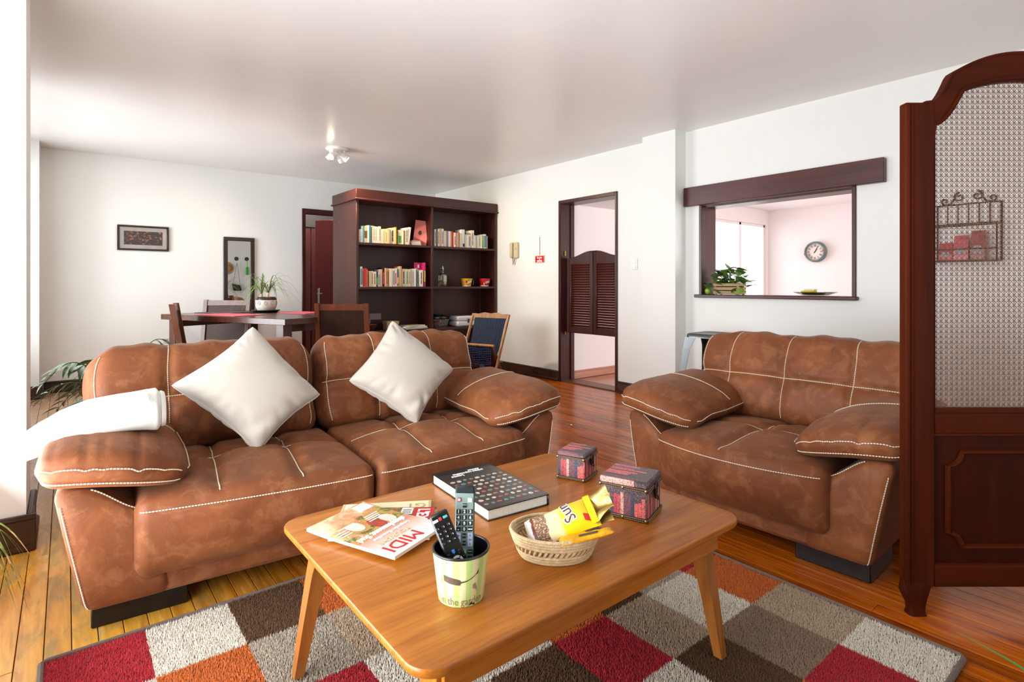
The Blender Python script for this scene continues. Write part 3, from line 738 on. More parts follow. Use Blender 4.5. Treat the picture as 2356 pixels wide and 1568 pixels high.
lettering('Lamme',.02,WHITEI,bk,T(-.05,.115,.0351,rz=180),sx=.8); lettering('défense',.018,WHITEI,bk,T(.03,.148,.0351,rz=180),sx=.8); lettering('artistes responsables',.019,WHITEI,bk,T(.0,.132,.0351,rz=180),sx=.75)
# garden bucket
def stripemat():
    t=NT('green_striped_tin'); tc=t.n('ShaderNodeTexCoord'); g=t.n('ShaderNodeTexGradient',gradient_type='RADIAL'); t.l(tc.outputs['Object'],g.inputs[0])
    nz=t.noise(t.coord((1,1,1)),40,3); f=t.math('FRACT',t.math('ADD',t.math('MULTIPLY',g.outputs['Fac'],13),t.math('MULTIPLY',nz,.12)))
    c=t.ramp(f,[(.0,hx('#d9dba6')),(.47,hx('#d9dba6')),(.52,hx('#a5d06a')),(.97,hx('#b2d878')),(1,hx('#d9dba6'))])
    n2=t.noise(t.coord(),90,3); c=t.mix(t.math('MULTIPLY',n2,.25),c,hx('#f0f0cc'))
    t.set(Base_Color=c,Roughness=.4); return t.m
bkx,bky=.69,1.042
bu=thing('tin_bucket','green striped tin bucket printed with a spade, holding remote controls','bucket',(bkx,bky,TT))
r0,r1,bh=.0500,.0633,.108
part('outside',MB().lathe([(r0,.0),(r0+.0005,.001),(r1,bh)],48,cap=False),stripemat(),bu)
BLK=M_('black_enamel','#0b0d0c',.25,var=.1)
part('inside',MB().lathe([(.001,.002),(r0-.003,.002),(r1-.003,bh)],48,cap=False),BLK,bu)
part('rim',MB().tube([((r1-.001)*cos(2*PI*k/48),(r1-.001)*sin(2*PI*k/48),bh) for k in range(48)],.003,8,closed=True),M_('dark_grey_rim','#2b2a2a',.3,.3),bu)
part('bottom',MB().lathe([(r0,0),(r0,.002)],48),BLK,bu)
va=math.atan2(-bky,-bkx)      # side of the bucket that faces the tripod
def oncone(s,z,o=.0006):
    a=va+s/.057; r=r0+(r1-r0)*z/bh+o; return (r*cos(a),r*sin(a),z)
def decal(mb,poly):
    n=len(poly); mb.add([oncone(*p) for p in poly],[tuple(range(n))])
SPB=M_('spade_brown','#5a4a3c',.5,var=.2,vs=150)
def bandm(pts,w):
    mb=MB(); q=[]
    for A,B in zip(pts[:-1],pts[1:]): q+=[tuple(A[i]+(B[i]-A[i])*k/4 for i in range(3)) for k in range(4)]
    pts=q+[pts[-1]]
    for (s0,z0,w0),(s1,z1,w1) in zip(pts[:-1],pts[1:]): mb.add([oncone(s0,z0-w0),oncone(s1,z1-w1),oncone(s1,z1+w1),oncone(s0,z0+w0)],[(0,1,2,3)])
    return mb
part('spade_print',bandm([(-.039,.064,.007),(-.025,.061,.0075),(-.01,.0585,.007),(-.002,.057,.006),(.0,.0575,.0018),(.012,.0595,.0013),(.024,.0645,.001),(.034,.071,.001),(.036,.073,.003),(.039,.076,.005)],0),SPB,bu,smooth=0)
part('flower_print',bandm([(.026,.044,.004),(.032,.045,.007),(.036,.04,.006),(.038,.034,.004)],0).add([oncone(-.049,.066),oncone(-.046,.05),oncone(-.044,.052),oncone(-.046,.07)],[(0,1,2,3)]),M_('faded_rose_print','#a88a72',.5,var=.4,vs=200),bu,smooth=0)
m=textmesh('in the garden',.024,.0003,sx=.86)
for v in m.vertices:
    x,y,z=v.co; v.co=oncone(x+.001,.0125+y,.0005+z)
link('lettering',m,M_('grey_brown_lettering','#857654',.5),bu)
part('worn_patch',MB().add([oncone(.014,.0005),oncone(.035,.001),oncone(.034,.007),oncone(.028,.005),oncone(.025,.011),oncone(.02,.004)],[(0,1,2,3,4,5)]),BLK,bu,smooth=0)
# remote controls standing in the bucket
def remote(label,base,topv,facing,w,t_,bodymat,facemat,kind):
    base,topv=Vector(base),Vector(topv); up=(topv-base); L=up.length; up.normalize()
    f=Vector(facing); f=(f-f.dot(up)*up).normalized(); r=f.cross(up)   # f = button side
    Mx=Matrix(((r.x,f.x,up.x,base.x),(r.y,f.y,up.y,base.y),(r.z,f.z,up.z,base.z),(0,0,0,1)))
    o=thing('remote_control',label,'remote',group='remote controls in the bucket'); o.matrix_basis=Mx
    part('body',MB().box(-w/2,w/2,-t_/2,t_/2-.001,0,L,.004),bodymat,o); 
    if facemat: part('face_plate',MB().box(-w/2+.0015,w/2-.0015,t_/2-.0015,t_/2+.0006,.004,L-.016,.002),facemat,o)
    y0=t_/2+.0006; FM=Matrix(((1,0,0,0),(0,0,-1,0),(0,1,0,0),(0,0,0,1)))
    FM=Matrix(((-1,0,0,0),(0,0,1,y0+.0022),(0,1,0,0),(0,0,0,1)))
    def btn(x,z,bw,bh,mat,name='button',th=.0018): return part(name,MB().box(-x-bw/2,-x+bw/2,y0-.001,y0+th,z-bh/2,z+bh/2,.0007),mat,o)
    def txt(s,x,z,size,mat,bold=.0): return lettering(s,size,mat,o,Matrix.Translation((-x,0,z))@FM,depth=.0002,bold=bold)
    if kind=='tv':
        KB=M_('dark_green_black_key','#1c2622',.35); BLU=M_('pale_blue_key','#aebfe0',.35)
        btn(-.0125,L-.03,.009,.009,M_('power_red','#b8434e',.3)); btn(-.0125,L-.03,.0055,.0055,WHITEI,th=.0022); btn(.0125,L-.031,.0105,.0095,M_('pale_cream_key','#eadcc2',.3)); btn(0,L-.0425,.0095,.009,KB); txt('SOURCE',0,L-.041,.0026,WHITEI)
        z=L-.0555
        for r_ in range(4):
            for k in range(3):
                s=[['1','2','3'],['4','5','6'],['7','8','9'],['-','0','PRE-CH']][r_][k]; btn((k-1)*.0135,z-r_*.0125,.0105,.0095,KB); txt(s,(k-1)*.0135,z-r_*.0125,.0095 if len(s)==1 else .0028,WHITEI,.0003)
        z=z-.0125*3-.0225
        btn(-.0135,z,.0115,.029,BLU); btn(.0135,z,.0115,.029,BLU); txt('+',-.0135,z+.0085,.009,INK); txt('VOL',-.0135,z,.0045,INK); txt('-',-.0135,z-.009,.009,INK); txt('^',.0135,z+.0075,.009,INK); txt('CH',.0135,z,.0045,INK); txt('v',.0135,z-.0085,.007,INK)
        btn(0,z+.0085,.008,.0105,KB); btn(0,z-.007,.008,.0105,KB); txt('MUTE',0,z+.0085,.0026,WHITEI); txt('CH LIST',0,z-.007,.0022,WHITEI)
        z-=.0245; btn(-.0135,z,.0105,.009,KB); btn(.0135,z,.0115,.009,KB); part('cube_key',MB().lathe([(.0062,0),(.0062,.0015)],6,M=Matrix.Translation((0,y0-.0005,z))@Matrix.Rotation(R(-90),4,'X')@Matrix.Rotation(R(30),4,'Z')),M_('rainbow_key','#9fd6a0',.3,var=.7,vs=120),o,smooth=0); txt('MENU',-.0135,z,.003,WHITEI); txt('GUIDE',.0135,z,.003,WHITEI)
        for r_ in range(4):
            z-=.013
            for k in range(3): btn((k-1)*.0135,z,.0105,.0095,KB if r_<3 else [M_('green_key','#3c7a40',.3),M_('yellow_key','#c8b23c',.3),M_('blue_key','#27458f',.3)][k])
    else:
        KB=M_('charcoal_key','#1d1d1f',.4); LG=M_('pale_grey_key','#d6d8d2',.35); TQ=M_('turquoise_key','#59b6b8',.35)
        btn(-.0115,L-.014,.0125,.006,LG); btn(.0,L-.0135,.0068,.0075,M_('bright_red_key','#c8343a',.3)); btn(.0115,L-.0135,.0105,.0055,TQ)
        z=L-.031; n_=1
        for r_ in range(4):
            for k in range(3): btn((k-1)*.0125,z-r_*.0112,.0068,.006,KB); txt('123456789-0+'[r_*3+k],(k-1)*.0125+.001,z-r_*.0112,.0048,WHITEI)
        z-=.057; btn(0.0,z,.0065,.008,M_('blue_square_key','#3673c8',.3)); btn(-.0125,z-.003,.006,.005,KB); btn(.0125,z-.003,.006,.005,KB)
        z-=.024
        for k in range(4):
            a0=45+90*k; P=[]
            for q in range(7): a=R(a0+6+78*q/6); P.append((.0135*cos(a),.0135*sin(a)))
            for q in range(7): a=R(a0+84-78*q/6); P.append((.0088*cos(a),.0088*sin(a)))
            part('ring_key',MB().prism(P,-.001,.0016,Matrix(((-1,0,0,0),(0,0,1,y0),(0,1,0,z),(0,0,0,1)))),LG,o,smooth=0)
        part('centre_key',MB().lathe([(.0058,-.001),(.0058,.0014),(.004,.0022)],16,M=Matrix(((-1,0,0,0),(0,0,1,y0),(0,1,0,z),(0,0,0,1)))),TQ,o)
        for k in range(10):
            a=2*PI*k/10+.3; btn(.0185*cos(a),z+.0185*sin(a),.004,.0035,KB)
        z-=.031; btn(.0115,z,.0055,.014,LG); btn(-.0115,z,.0055,.01,KB); btn(0,z,.0055,.01,KB)
    return o
cdir=Vector((-SY,-CY,0)); rgt=Vector((CY,-SY,0)); bc=Vector((bkx,bky,TT))
remote('grey-green remote control with large number keys, taller one in the bucket',bc+rgt*.006-cdir*.0-Vector((0,0,-.008)),bc+rgt*.0055-cdir*.047+Vector((0,0,.228)),cdir+Vector((0,0,.25)),.0445,.016,M_('dark_slate_plastic','#23292b',.3),M_('grey_green_plastic','#7f9792',.25),'tv')
remote('black remote control with a turquoise centre key, leaning left in the bucket',bc+rgt*.026+cdir*.026+Vector((0,0,.012)),bc-rgt*.052+cdir*.004+Vector((0,0,.186)),cdir+Vector((0,0,.35))+rgt*.18,.0415,.018,M_('black_plastic','#121213',.35),None,'box')
# two keepsake boxes printed with book spines
def spinemat(name,ax):
    t=NT(name); v=t.coord(); sp=t.n('ShaderNodeSeparateXYZ'); t.l(v,sp.inputs[0])
    u=t.math('ADD',sp.outputs[0],sp.outputs[1]) if ax=='v' else sp.outputs[1]
    w=sp.outputs[2] if ax=='v' else sp.outputs[0]
    k=t.math('MULTIPLY',u,92.); fl=t.math('FLOOR',k); fr=t.math('FRACT',k)
    wn=t.n('ShaderNodeTexWhiteNoise',noise_dimensions='1D'); t.l(fl,wn.inputs['W']); wn2=t.n('ShaderNodeTexWhiteNoise',noise_dimensions='1D'); t.l(t.math('ADD',fl,17.3),wn2.inputs['W'])
    col=t.ramp(wn.outputs[0],[(0,hx('#e8706a')),(.2,hx('#454a60')),(.38,hx('#b8474a')),(.5,hx('#7d5058')),(.64,hx('#d9a596')),(.74,hx('#5a6078')),(.88,hx('#c9545a'))],'CONSTANT')
    nz=t.noise(t.coord((1,1,1)),230,2); col=t.mix(t.math('MULTIPLY',t.ramp(nz,[(.5,(0,0,0)),(.56,(1,1,1))]),.55),col,hx('#2a2024'))
    lim=t.math('MULTIPLY_ADD',wn2.outputs[0],.3,.42) if ax=='v' else t.math('MULTIPLY_ADD',wn2.outputs[0],.35,.5)
    wv=t.math('MULTIPLY',w,1/.12) if ax=='v' else t.math('MULTIPLY_ADD',w,1/.13,.5)
    over=t.math('GREATER_THAN',wv,lim); edge=t.math('LESS_THAN',fr,.1)
    dark=t.ramp(t.noise(t.coord(),300,2),[(.45,hx('#39343a')),(.6,hx('#6d5a5e')),(.72,hx('#a97066'))])
    c=t.mix(t.math('MAXIMUM',over,edge),col,dark); t.set(Base_Color=c,Roughness=.4); return t.m
SPV,SPH=spinemat('book_spine_print','v'),spinemat('book_spine_print_lid','h')
LTRIM=M_('brown_leather_trim','#3d2318',.45,var=.15,vs=60); STUD=M_('old_brass_stud','#8a7b4a',.35,.9)
STITCH=M_('tan_stitch','#b9a27a',.7)
def keepsake(label,x,y,rz,w,d,h):
    o=thing('keepsake_box',label,'box',(x,y,TT),rz,'keepsake boxes on the coffee table')
    part('body',MB().box(-w/2,w/2,-d/2,d/2,0,h*.80,.003),SPV,o)
    lid=part('lid',MB().box(-w/2-.003,w/2+.003,-d/2-.003,d/2+.003,h*.80,h,.006),SPH,o)
    for z0,z1,n in((h*.74,h*.84,'lid_band'),(.001,h*.10,'base_band')):
        b=part(n,MB().box(-w/2-.0045,w/2+.0045,-d/2-.0045,d/2+.0045,z0,z1,.002),LTRIM,o)
        s=MB()
        for zz in(z0+.0025,z1-.0025):
            for sgn in(-1,1):
                stitch(s,[(-w/2,sgn*(d/2+.0048),zz),(w/2,sgn*(d/2+.0048),zz)],.006,.65,.0006); stitch(s,[(sgn*(w/2+.0048),-d/2,zz),(sgn*(w/2+.0048),d/2,zz)],.006,.65,.0006)
        part('stitching',s,STITCH,b,smooth=0,kind='stuff')
        for sx,sy in((-1,-1),(1,-1),(1,1),(-1,1),(0,-1)):
            if sx==0 and w<.12: continue
            part('stud',MB().lathe([(.0045,0),(.004,.002),(.0015,.0032)],10,M=T(sx*(w/2-.002),sy*(d/2+.004),(z0+z1)/2,rx=90)),STUD,b)
    part('latch',MB().box(w/2+.003,w/2+.009,-.012,.012,h*.5,h*.86,.002).tube([(w/2+.008,-.01,h*.5),(w/2+.014,0,h*.44),(w/2+.008,.01,h*.5)],.0025,6),BLK,o)
    return o
keepsake('larger keepsake box printed with red book spines behind the snack basket',1.3555,1.105,-70,.146,.132,.118)
keepsake('smaller keepsake box printed with red book spines at the far corner of the table',1.458,1.435,-69,.104,.115,.098)
# woven basket with snacks
STRAW=M_('pale_straw','#d8bd92',.75,var=.18,vs=90,bump=.8,bs=260)
bs=thing('woven_basket','oval coiled straw basket holding snack bags on the coffee table','basket',(.985,1.05,TT),-38.75)
part('bottom',MB().lathe([(.02,.0),(1,.0),(1,.005)],40,M=Matrix.Diagonal((.083,.06,1,1))),STRAW,bs)
def oval(a,b,z,n=72,wob=0.): return [(a*cos(2*PI*k/n),b*sin(2*PI*k/n),z+wob*sin(k*2.2)) for k in range(n)]
lev=[0,1,2,5,6,7,8]
def shell(k): q=k/8.; return .088+.026*q**.8,.064+.025*q**.8,.0045+.0078*k
for k in lev:
    a,b,z=shell(k); mb=MB(); n=72; P=oval(a,b,z,n)
    mb.tube(P,[.0047+.0006*sin(i*PI) for i in range(n)],8,closed=True)
    part('coil',mb,STRAW,bs)
tw=MB()
for k in range(46):
    a=2*PI*k/46; A,B,z=shell(2); A2,B2,z2=shell(5)
    tw.tube([(A*cos(a),B*sin(a),z+.003),((A+A2)/2*cos(a+.05),(B+B2)/2*sin(a+.05),(z+z2)/2),(A2*cos(a+.11),B2*sin(a+.11),z2-.003)],[.0032,.0045,.0032],5)
part('open_lacing',tw,STRAW,bs,kind='stuff')
def bagmat():
    t=NT('yellow_snack_wrapper'); v=t.coord(); sp=t.n('ShaderNodeSeparateXYZ'); t.l(v,sp.inputs[0]); n=t.noise(v,40,3)
    q=t.math('ADD',t.math('MULTIPLY_ADD',sp.outputs[0],1/.20,.5),t.math('MULTIPLY',n,.08))
    seeds=t.ramp(t.noise(v,260,2),[(.4,hx('#6a4a34')),(.55,hx('#a07a58')),(.65,hx('#d9c4ac'))])
    c=t.ramp(q,[(0,hx('#d8d0c8')),(.16,hx('#d8d0c8')),(.17,hx('#6a2a1a')),(.2,hx('#6a2a1a')),(.21,(0,0,0)),(.36,(0,0,0)),(.37,hx('#f3dfae')),(.52,hx('#f6dc9c')),(.58,hx('#f2cf10')),(1,hx('#f0c808'))])
    msk=t.math('MULTIPLY',t.math('GREATER_THAN',q,.205),t.math('LESS_THAN',q,.365)); c=t.mix(msk,c,seeds)
    t.set(Base_Color=c,Roughness=.22); t.b.inputs['Coat Weight'].default_value=.3; return t.m
# local x runs along the bag; placed tilted, resting on the right rim
A0=Vector((.928,1.088,.497)); A1=Vector((1.068,.985,.565)); ax=(A1-A0).normalized(); sd=Vector((0,0,1)).cross(ax).normalized(); nn=ax.cross(sd)
sd2=(sd*.92+nn*.38).normalized(); nn2=ax.cross(sd2)
MXb=Matrix(((ax.x,sd2.x,nn2.x,0),(ax.y,sd2.y,nn2.y,0),(ax.z,sd2.z,nn2.z,0),(0,0,0,1)))
bag=thing('snack_bag','open yellow snack bag with brown lettering lying in the straw basket','snack bag'); bag.matrix_basis=Matrix.Translation((A0+A1)/2+Vector((-.006,-.004,.001)))@MXb
LB,WB=(A1-A0).length,.104
def bagz(x,y):
    s,t_=2*x/LB,2*y/WB
    th=.026*max(0,(1-abs(t_)**2.4))**.6*max(0,(1-abs(s)**4))**.6*(1-.25*s)
    return th+.003*sin(40*x+25*y)*max(0,1-t_*t_)+.002*sin(90*y-30*x)*max(0,1-s*s)
mb=MB()
for sg in(1,-1):
    mb.grid(26,20,lambda i,j,sg=sg:((i-.5)*LB,(j-.5)*WB*(1-.10*sin(PI*i)+.02*sin(13*i)),sg*bagz((i-.5)*LB,(j-.5)*WB)*(1 if sg>0 else .8)))
link('wrapper',weld(mb,'wrapper',1e-4),bagmat(),bag)
FOIL=M_('gold_foil_lining','#a8894a',.32,.65,var=.25,vs=50,bump=.5,bs=40)
mb=MB(); mb.grid(8,14,lambda i,j:(LB/2-.012+i*.058,(j-.5)*.098*(1-.12*sin(PI*i)),.004+.022*i+.013*sin(9*j+2*i)*(.3+i)+.01*sin(PI*j)*i))
mb.grid(8,14,lambda i,j:(LB/2-.012+i*.046,(j-.5)*.098*(1-.12*sin(PI*i)),-.003-.012*i*(1-i)+.006*sin(8*j)*i))
part('foil_flap',mb,FOIL,bag,smooth=180)
zig=MB(); pts=[(LB/2-.004+(.003 if k%2 else 0),-WB/2*.9+WB*.9*k/40) for k in range(41)]
zig.grid(40,1,lambda i,j:((pts[round(i*40)][0] if j>.5 else LB/2-.02),pts[round(i*40)][1],bagz(LB/2-.018,pts[round(i*40)][1])+.0035))
part('zigzag_seal',zig,M_('yellow_seal','#eec60a',.25,var=.05),bag)
for bold,mat,dz in((.0028,WHITEI,.0006),(.0,M_('brown_logo','#5b2315',.3),.0012)):
    m=textmesh('Sun',.043,.0003,bold=bold)
    m.transform(T(.022,.004,0,rz=105))
    for v in m.vertices: v.co.z=bagz(v.co.x,v.co.y)+dz+v.co.z*.5
    link('lettering',m,mat,bag)
part('red_badge',MB().grid(4,4,lambda i,j:(.06+.018*i,-.035+.02*j-.006*i,bagz(.06+.018*i,-.035+.02*j-.006*i)+.001)),REDI,bag)
yb=thing('snack_bag','small amber yellow snack wrapper under the front edge of the larger bag','snack bag'); B0,B1=Vector((.945,.992,.513)),Vector((1.06,.918,.537)); ax=(B1-B0).normalized(); sd=Vector((0,0,1)).cross(ax).normalized(); nn=ax.cross(sd)
yb.matrix_basis=Matrix.Translation((B0+B1)/2)@Matrix(((ax.x,sd.x,nn.x,0),(ax.y,sd.y,nn.y,0),(ax.z,sd.z,nn.z,0),(0,0,0,1)))
mb=MB(); L2=(B1-B0).length
for sg in(1,-1): mb.grid(16,8,lambda i,j,sg=sg:((i-.5)*L2,(j-.5)*.05*(1-.35*i),sg*.008*max(0,1-(2*j-1)**2)**.6*max(0,1-abs(2*i-1)**5)**.5+.0015*sin(30*i)*j))
link('wrapper',weld(mb,'wrapper',1e-4),M_('amber_wrapper','#eba316',.25,var=.3,vs=40),yb)
part('printed_mark',MB().box(-.02,.028,-.012,-.004,.0085,.0092).box(.0,.04,.004,.008,.0085,.0092),M_('navy_print','#2d3558',.3),yb,smooth=0)
# ------------------------------------------------------------------ bookcase and what stands in it
BCV=wood('mahogany_bookcase_upright','#2c100b','#48190f',2,.7,.42,.0); BCH=wood('mahogany_bookcase_board','#2c100b','#48190f',0,.7,.42,.0)
bc_=thing('bookcase','tall dark mahogany bookcase with two bays of shelves beside the right wall','bookcase',(2.58,6.05,0))
BW,BD=2.005,.71
part('side_panel',MB().box(0,.03,0,BD,0,2.135,.002),BCV,bc_); part('side_panel',MB().box(BW-.03,BW,0,BD,0,2.135,.002),BCV,bc_)
part('divider',MB().box(.985,1.015,.004,.35,.02,2.125,.002),BCV,bc_)
part('back_panel',MB().box(.03,BW-.03,.35,.362,.02,2.125),BCV,bc_)
part('back_panel',MB().box(.03,BW-.03,.69,.705,.02,2.125),BCV,bc_)
co=part('cornice',MB().box(-.006,BW+.006,-.012,BD+.01,2.135,2.25,.003),BCH,bc_)
part('cornice_moulding',MB().box(-.022,BW+.02,-.028,BD+.02,2.12,2.142,.006),BCH,co)
for z in(1.609,1.099,.575,.06):
    for x0,x1 in((.03,.985),(1.015,BW-.03)): part('shelf',MB().box(x0,x1,.002,.35,z,z+.028,.002),BCH,bc_)
part('plinth',MB().box(.03,BW-.03,.02,.035,0,.06),BCH,bc_)
part('metal_strip',MB().box(BW-.036,BW-.03,.335,.347,.09,2.1),M_('grey_metal_strip','#6b5f5a',.4,.6),bc_); part('red_pin',MB().lathe([(.006,0),(.005,.004)],10,M=T(-.001,.5,1.9,ry=-90)),REDI,bc_)
ROW_UL=[(2.659,0.0105,0.189,'#c9dbe0',''),(2.673,0.0145,0.193,'#3fa0a8',''),(2.692,0.0345,0.189,'#cdb9a0','b'),(2.73,0.0155,0.202,'#efe0cc',''),(2.748,0.0225,0.204,'#2f8fb3',''),(2.773,0.0075,0.185,'#241c18',''),(2.783,0.0105,0.2,'#e9b483',''),(2.796,0.0185,0.195,'#f3e6d0','t'),(2.818,0.0185,0.192,'#f6ead8','t'),(2.84,0.0225,0.192,'#f4e8d6',''),(2.865,0.0255,0.197,'#e4dcc2','t'),(2.895,0.0175,0.166,'#f3e3c4',''),(2.916,0.0085,0.161,'#fbf3df',''),(2.927,0.0265,0.172,'#efdf9a',''),(2.956,0.0135,0.161,'#dfe3ad','t'),(2.973,0.0275,0.177,'#ecc28e',''),(3.004,0.0115,0.167,'#a5988c',''),(3.018,0.0585,0.19,'#f2e4bf','t'),(3.079,0.0125,0.202,'#e9b93c',''),(3.094,0.0155,0.167,'#3c3a24',''),(3.114,0.0485,0.172,'#eceac0','g'),(3.169,0.0155,0.165,'#f7f0df',''),(3.186,0.0145,0.172,'#dd9a3c',''),(3.203,0.0085,0.17,'#6a7a4a',''),(3.214,0.0365,0.204,'#f5eedb','t')]
ROW_UR=[(3.615,0.0275,0.212,'#cfc3b4','t'),(3.646,0.0155,0.22,'#2c3147',''),(3.664,0.0285,0.218,'#d8ccb6','t'),(3.696,0.0265,0.225,'#bb9a6e',''),(3.725,0.0285,0.224,'#d9d9da','t'),(3.766,0.0145,0.199,'#e6e2dc',''),(3.783,0.0295,0.203,'#c9b295',''),(3.816,0.0135,0.198,'#9a8ec0',''),(3.832,0.0305,0.201,'#e3dfe0',''),(3.865,0.0175,0.198,'#d79a3c',''),(3.885,0.0195,0.2,'#b1241c',''),(3.908,0.0265,0.186,'#efe3d8','r'),(3.946,0.0355,0.184,'#cdb595',''),(3.985,0.0135,0.196,'#d8653c',''),(4.001,0.0285,0.171,'#d4c4a4',''),(4.033,0.0465,0.235,'#dfe9e6','k'),(4.09,0.0245,0.173,'#d9cbb8',''),(4.118,0.0175,0.172,'#e6dcd0',''),(4.139,0.0405,0.176,'#ece6da','t'),(4.189,0.0415,0.234,'#f4ecd6','t'),(4.234,0.0245,0.171,'#efe8de',''),(4.262,0.0105,0.167,'#86a9a4',''),(4.275,0.0255,0.17,'#ddd8d2',''),(4.304,0.0245,0.171,'#d5cfc8','t'),(4.332,0.0205,0.176,'#efe5b0',''),(4.356,0.0255,0.171,'#a9aa90','g'),(4.385,0.0395,0.193,'#dfe8d2','q'),(4.43,0.0195,0.171,'#9c8f88','')]
ROW_ML=[(2.614,0.0065,0.222,'#5b3a2a',''),(2.624,0.0085,0.219,'#15110f',''),(2.636,0.0275,0.231,'#dfe0d8','q'),(2.667,0.0125,0.206,'#c9b79c','t'),(2.683,0.0295,0.212,'#cf2f36',''),(2.715,0.0065,0.198,'#e2a23c',''),(2.724,0.0195,0.186,'#7a6450','t'),(2.746,0.0225,0.181,'#cfb893',''),(2.772,0.0205,0.183,'#d9c5a2','t'),(2.795,0.0355,0.176,'#e9dcc3','t'),(2.833,0.0185,0.179,'#26407e','g'),(2.855,0.0245,0.165,'#c6c2ae','t'),(2.883,0.0285,0.204,'#cdbb9d',''),(2.915,0.0245,0.225,'#1b1518','r'),(2.942,0.0185,0.22,'#e8a584',''),(2.964,0.0155,0.217,'#c9b085','t'),(2.982,0.0205,0.209,'#b98f52','t'),(3.005,0.0315,0.215,'#e3d9c6',''),(3.044,0.0195,0.213,'#e7ded0','q'),(3.066,0.0335,0.214,'#ecdfce','r'),(3.102,0.0345,0.22,'#e9d2a9','p'),(3.14,0.0245,0.245,'#cfae79',''),(3.17,0.0475,0.215,'#c7b9a0','t'),(3.22,0.0295,0.213,'#b9d3b6','t'),(3.254,0.0245,0.21,'#ead9b8','t'),(3.281,0.0215,0.208,'#dcc9ac',''),(3.305,0.0175,0.211,'#b8c3cf','t'),(3.326,0.0285,0.218,'#f1ead8',''),(3.358,0.0135,0.209,'#2b211d',''),(3.375,0.0265,0.216,'#7fa6a2','t'),(3.407,0.0455,0.204,'#efe9dc','t'),(3.469,0.0225,0.298,'#c3286e','m')]
ORD=['leftmost','second','third','fourth','fifth','sixth','seventh','eighth','ninth','tenth','eleventh','twelfth','thirteenth','fourteenth','fifteenth','sixteenth','seventeenth','eighteenth','nineteenth','twentieth','twenty-first','twenty-second','twenty-third','twenty-fourth','twenty-fifth','twenty-sixth','twenty-seventh','twenty-eighth','twenty-ninth','thirtieth','thirty-first','thirty-second','thirty-third']
def cname(h):
    r,g,b=[int(h[i:i+2],16) for i in(1,3,5)]; mx,mn=max(r,g,b),min(r,g,b)
    if mx<75: return 'black'
    if mx-mn<26: return 'white' if mx>215 else 'grey'
    if r>=mx and b<=mn+5:
        if g<r*.45: return 'red'
        if mx>225 and mn>150: return 'cream'
        if g>r*.86 and b<r*.75: return 'yellow'
        if mx-mn>110: return 'orange'
        return 'tan' if mx>150 else 'brown'
    if r>=mx: return 'pink' if mx-mn>80 else 'cream'
    if b>=mx and g<r: return 'lilac'
    if b>=mx: return 'blue'
    return 'green'
def book_row(row,zb,where,grp):
    rn=random.Random(len(row)); 
    for i,(x,w,h,colr,ex) in enumerate(row):
        d=rn.uniform(.125,.16); y=6.062+rn.uniform(0,.02)
        pos=(ORD[i]+' from left') if i else 'leftmost book'
        ad='' if i==0 else ' book'
        lab='%s%s, %s, standing on the %s'%(cname(colr),' paperback',pos,where)
        o=thing('book',lab,'book',(x+w/2,y,zb),group=grp)
        mat=M_('book_'+colr,colr,.5,var=.06,vs=40)
        c=MB(); t=.0012
        c.box(-w/2,-w/2+t,0,d,0,h); c.box(w/2-t,w/2,0,d,0,h); c.box(-w/2+t,w/2-t,0,t,0,h)
        part('cover',c,mat,o,smooth=0); part('pages',MB().box(-w/2+t,w/2-t,t,d-.003,.002,h-.003),PAPERL if rn.random()<.5 else PAPER,o,smooth=0)
        if ex=='t':
            for k in range(2): part('spine_title',MB().box(-w*.12,w*.12,-.0006,0,h*(.45-.3*k),h*(.85-.42*k)),INK,o,smooth=0)
        elif ex=='b': part('spine_band',MB().box(-w*.48,w*.48,-.0006,0,h*.28,h*.72),M_('brown_band','#6d4e30',.5),o,smooth=0)
        elif ex in('g','q'): part('spine_band',MB().box(-w*.3,w*.48,-.0006,0,h*.1,h*(.6 if ex=='g' else .9)),M_('green_band' if ex=='g' else 'teal_band','#58b45c' if ex=='g' else '#5f9aa6',.5),o,smooth=0)
        elif ex=='r': part('spine_title',MB().box(-w*.2,w*.25,-.0006,0,h*.15,h*.75),M_('coral_title','#d8586a',.5,var=.5,vs=90),o,smooth=0)
        elif ex=='k': part('spine_band',MB().box(-w*.1,w*.45,-.0006,0,h*.04,h*.22),INK,o,smooth=0)
        elif ex=='p':
            part('spine_band',MB().box(-w*.35,w*.25,-.0006,0,h*.5,h*.97),M_('teal_panel','#1d7f8c',.5),o,smooth=0); part('spine_band',MB().box(-w*.35,w*.25,-.0006,0,h*.06,h*.15),M_('teal_panel','#1d7f8c',.5),o,smooth=0)
        elif ex=='m':
            part('spine_band',MB().box(-w*.49,w*.49,-.0006,0,h*.2,h*.66),M_('yellow_band','#d8c61e',.5),o,smooth=0)
            part('front_flap',MB().box(-w/2-.10,-w/2-.0005,.07,.073,h*.55,h),mat,o,smooth=0); part('printed_mark',MB().box(-w/2-.09,-w/2-.06,.069,.07,h*.6,h*.75).box(-w/2-.05,-w/2-.03,.069,.07,h*.78,h*.92),WHITEI,o,smooth=0)
book_row(ROW_UL,1.6375,'upper left shelf','books on the upper left shelf'); book_row(ROW_UR,1.6375,'upper right shelf','books on the upper right shelf'); book_row(ROW_ML,1.1275,'middle left shelf','books on the middle left shelf')
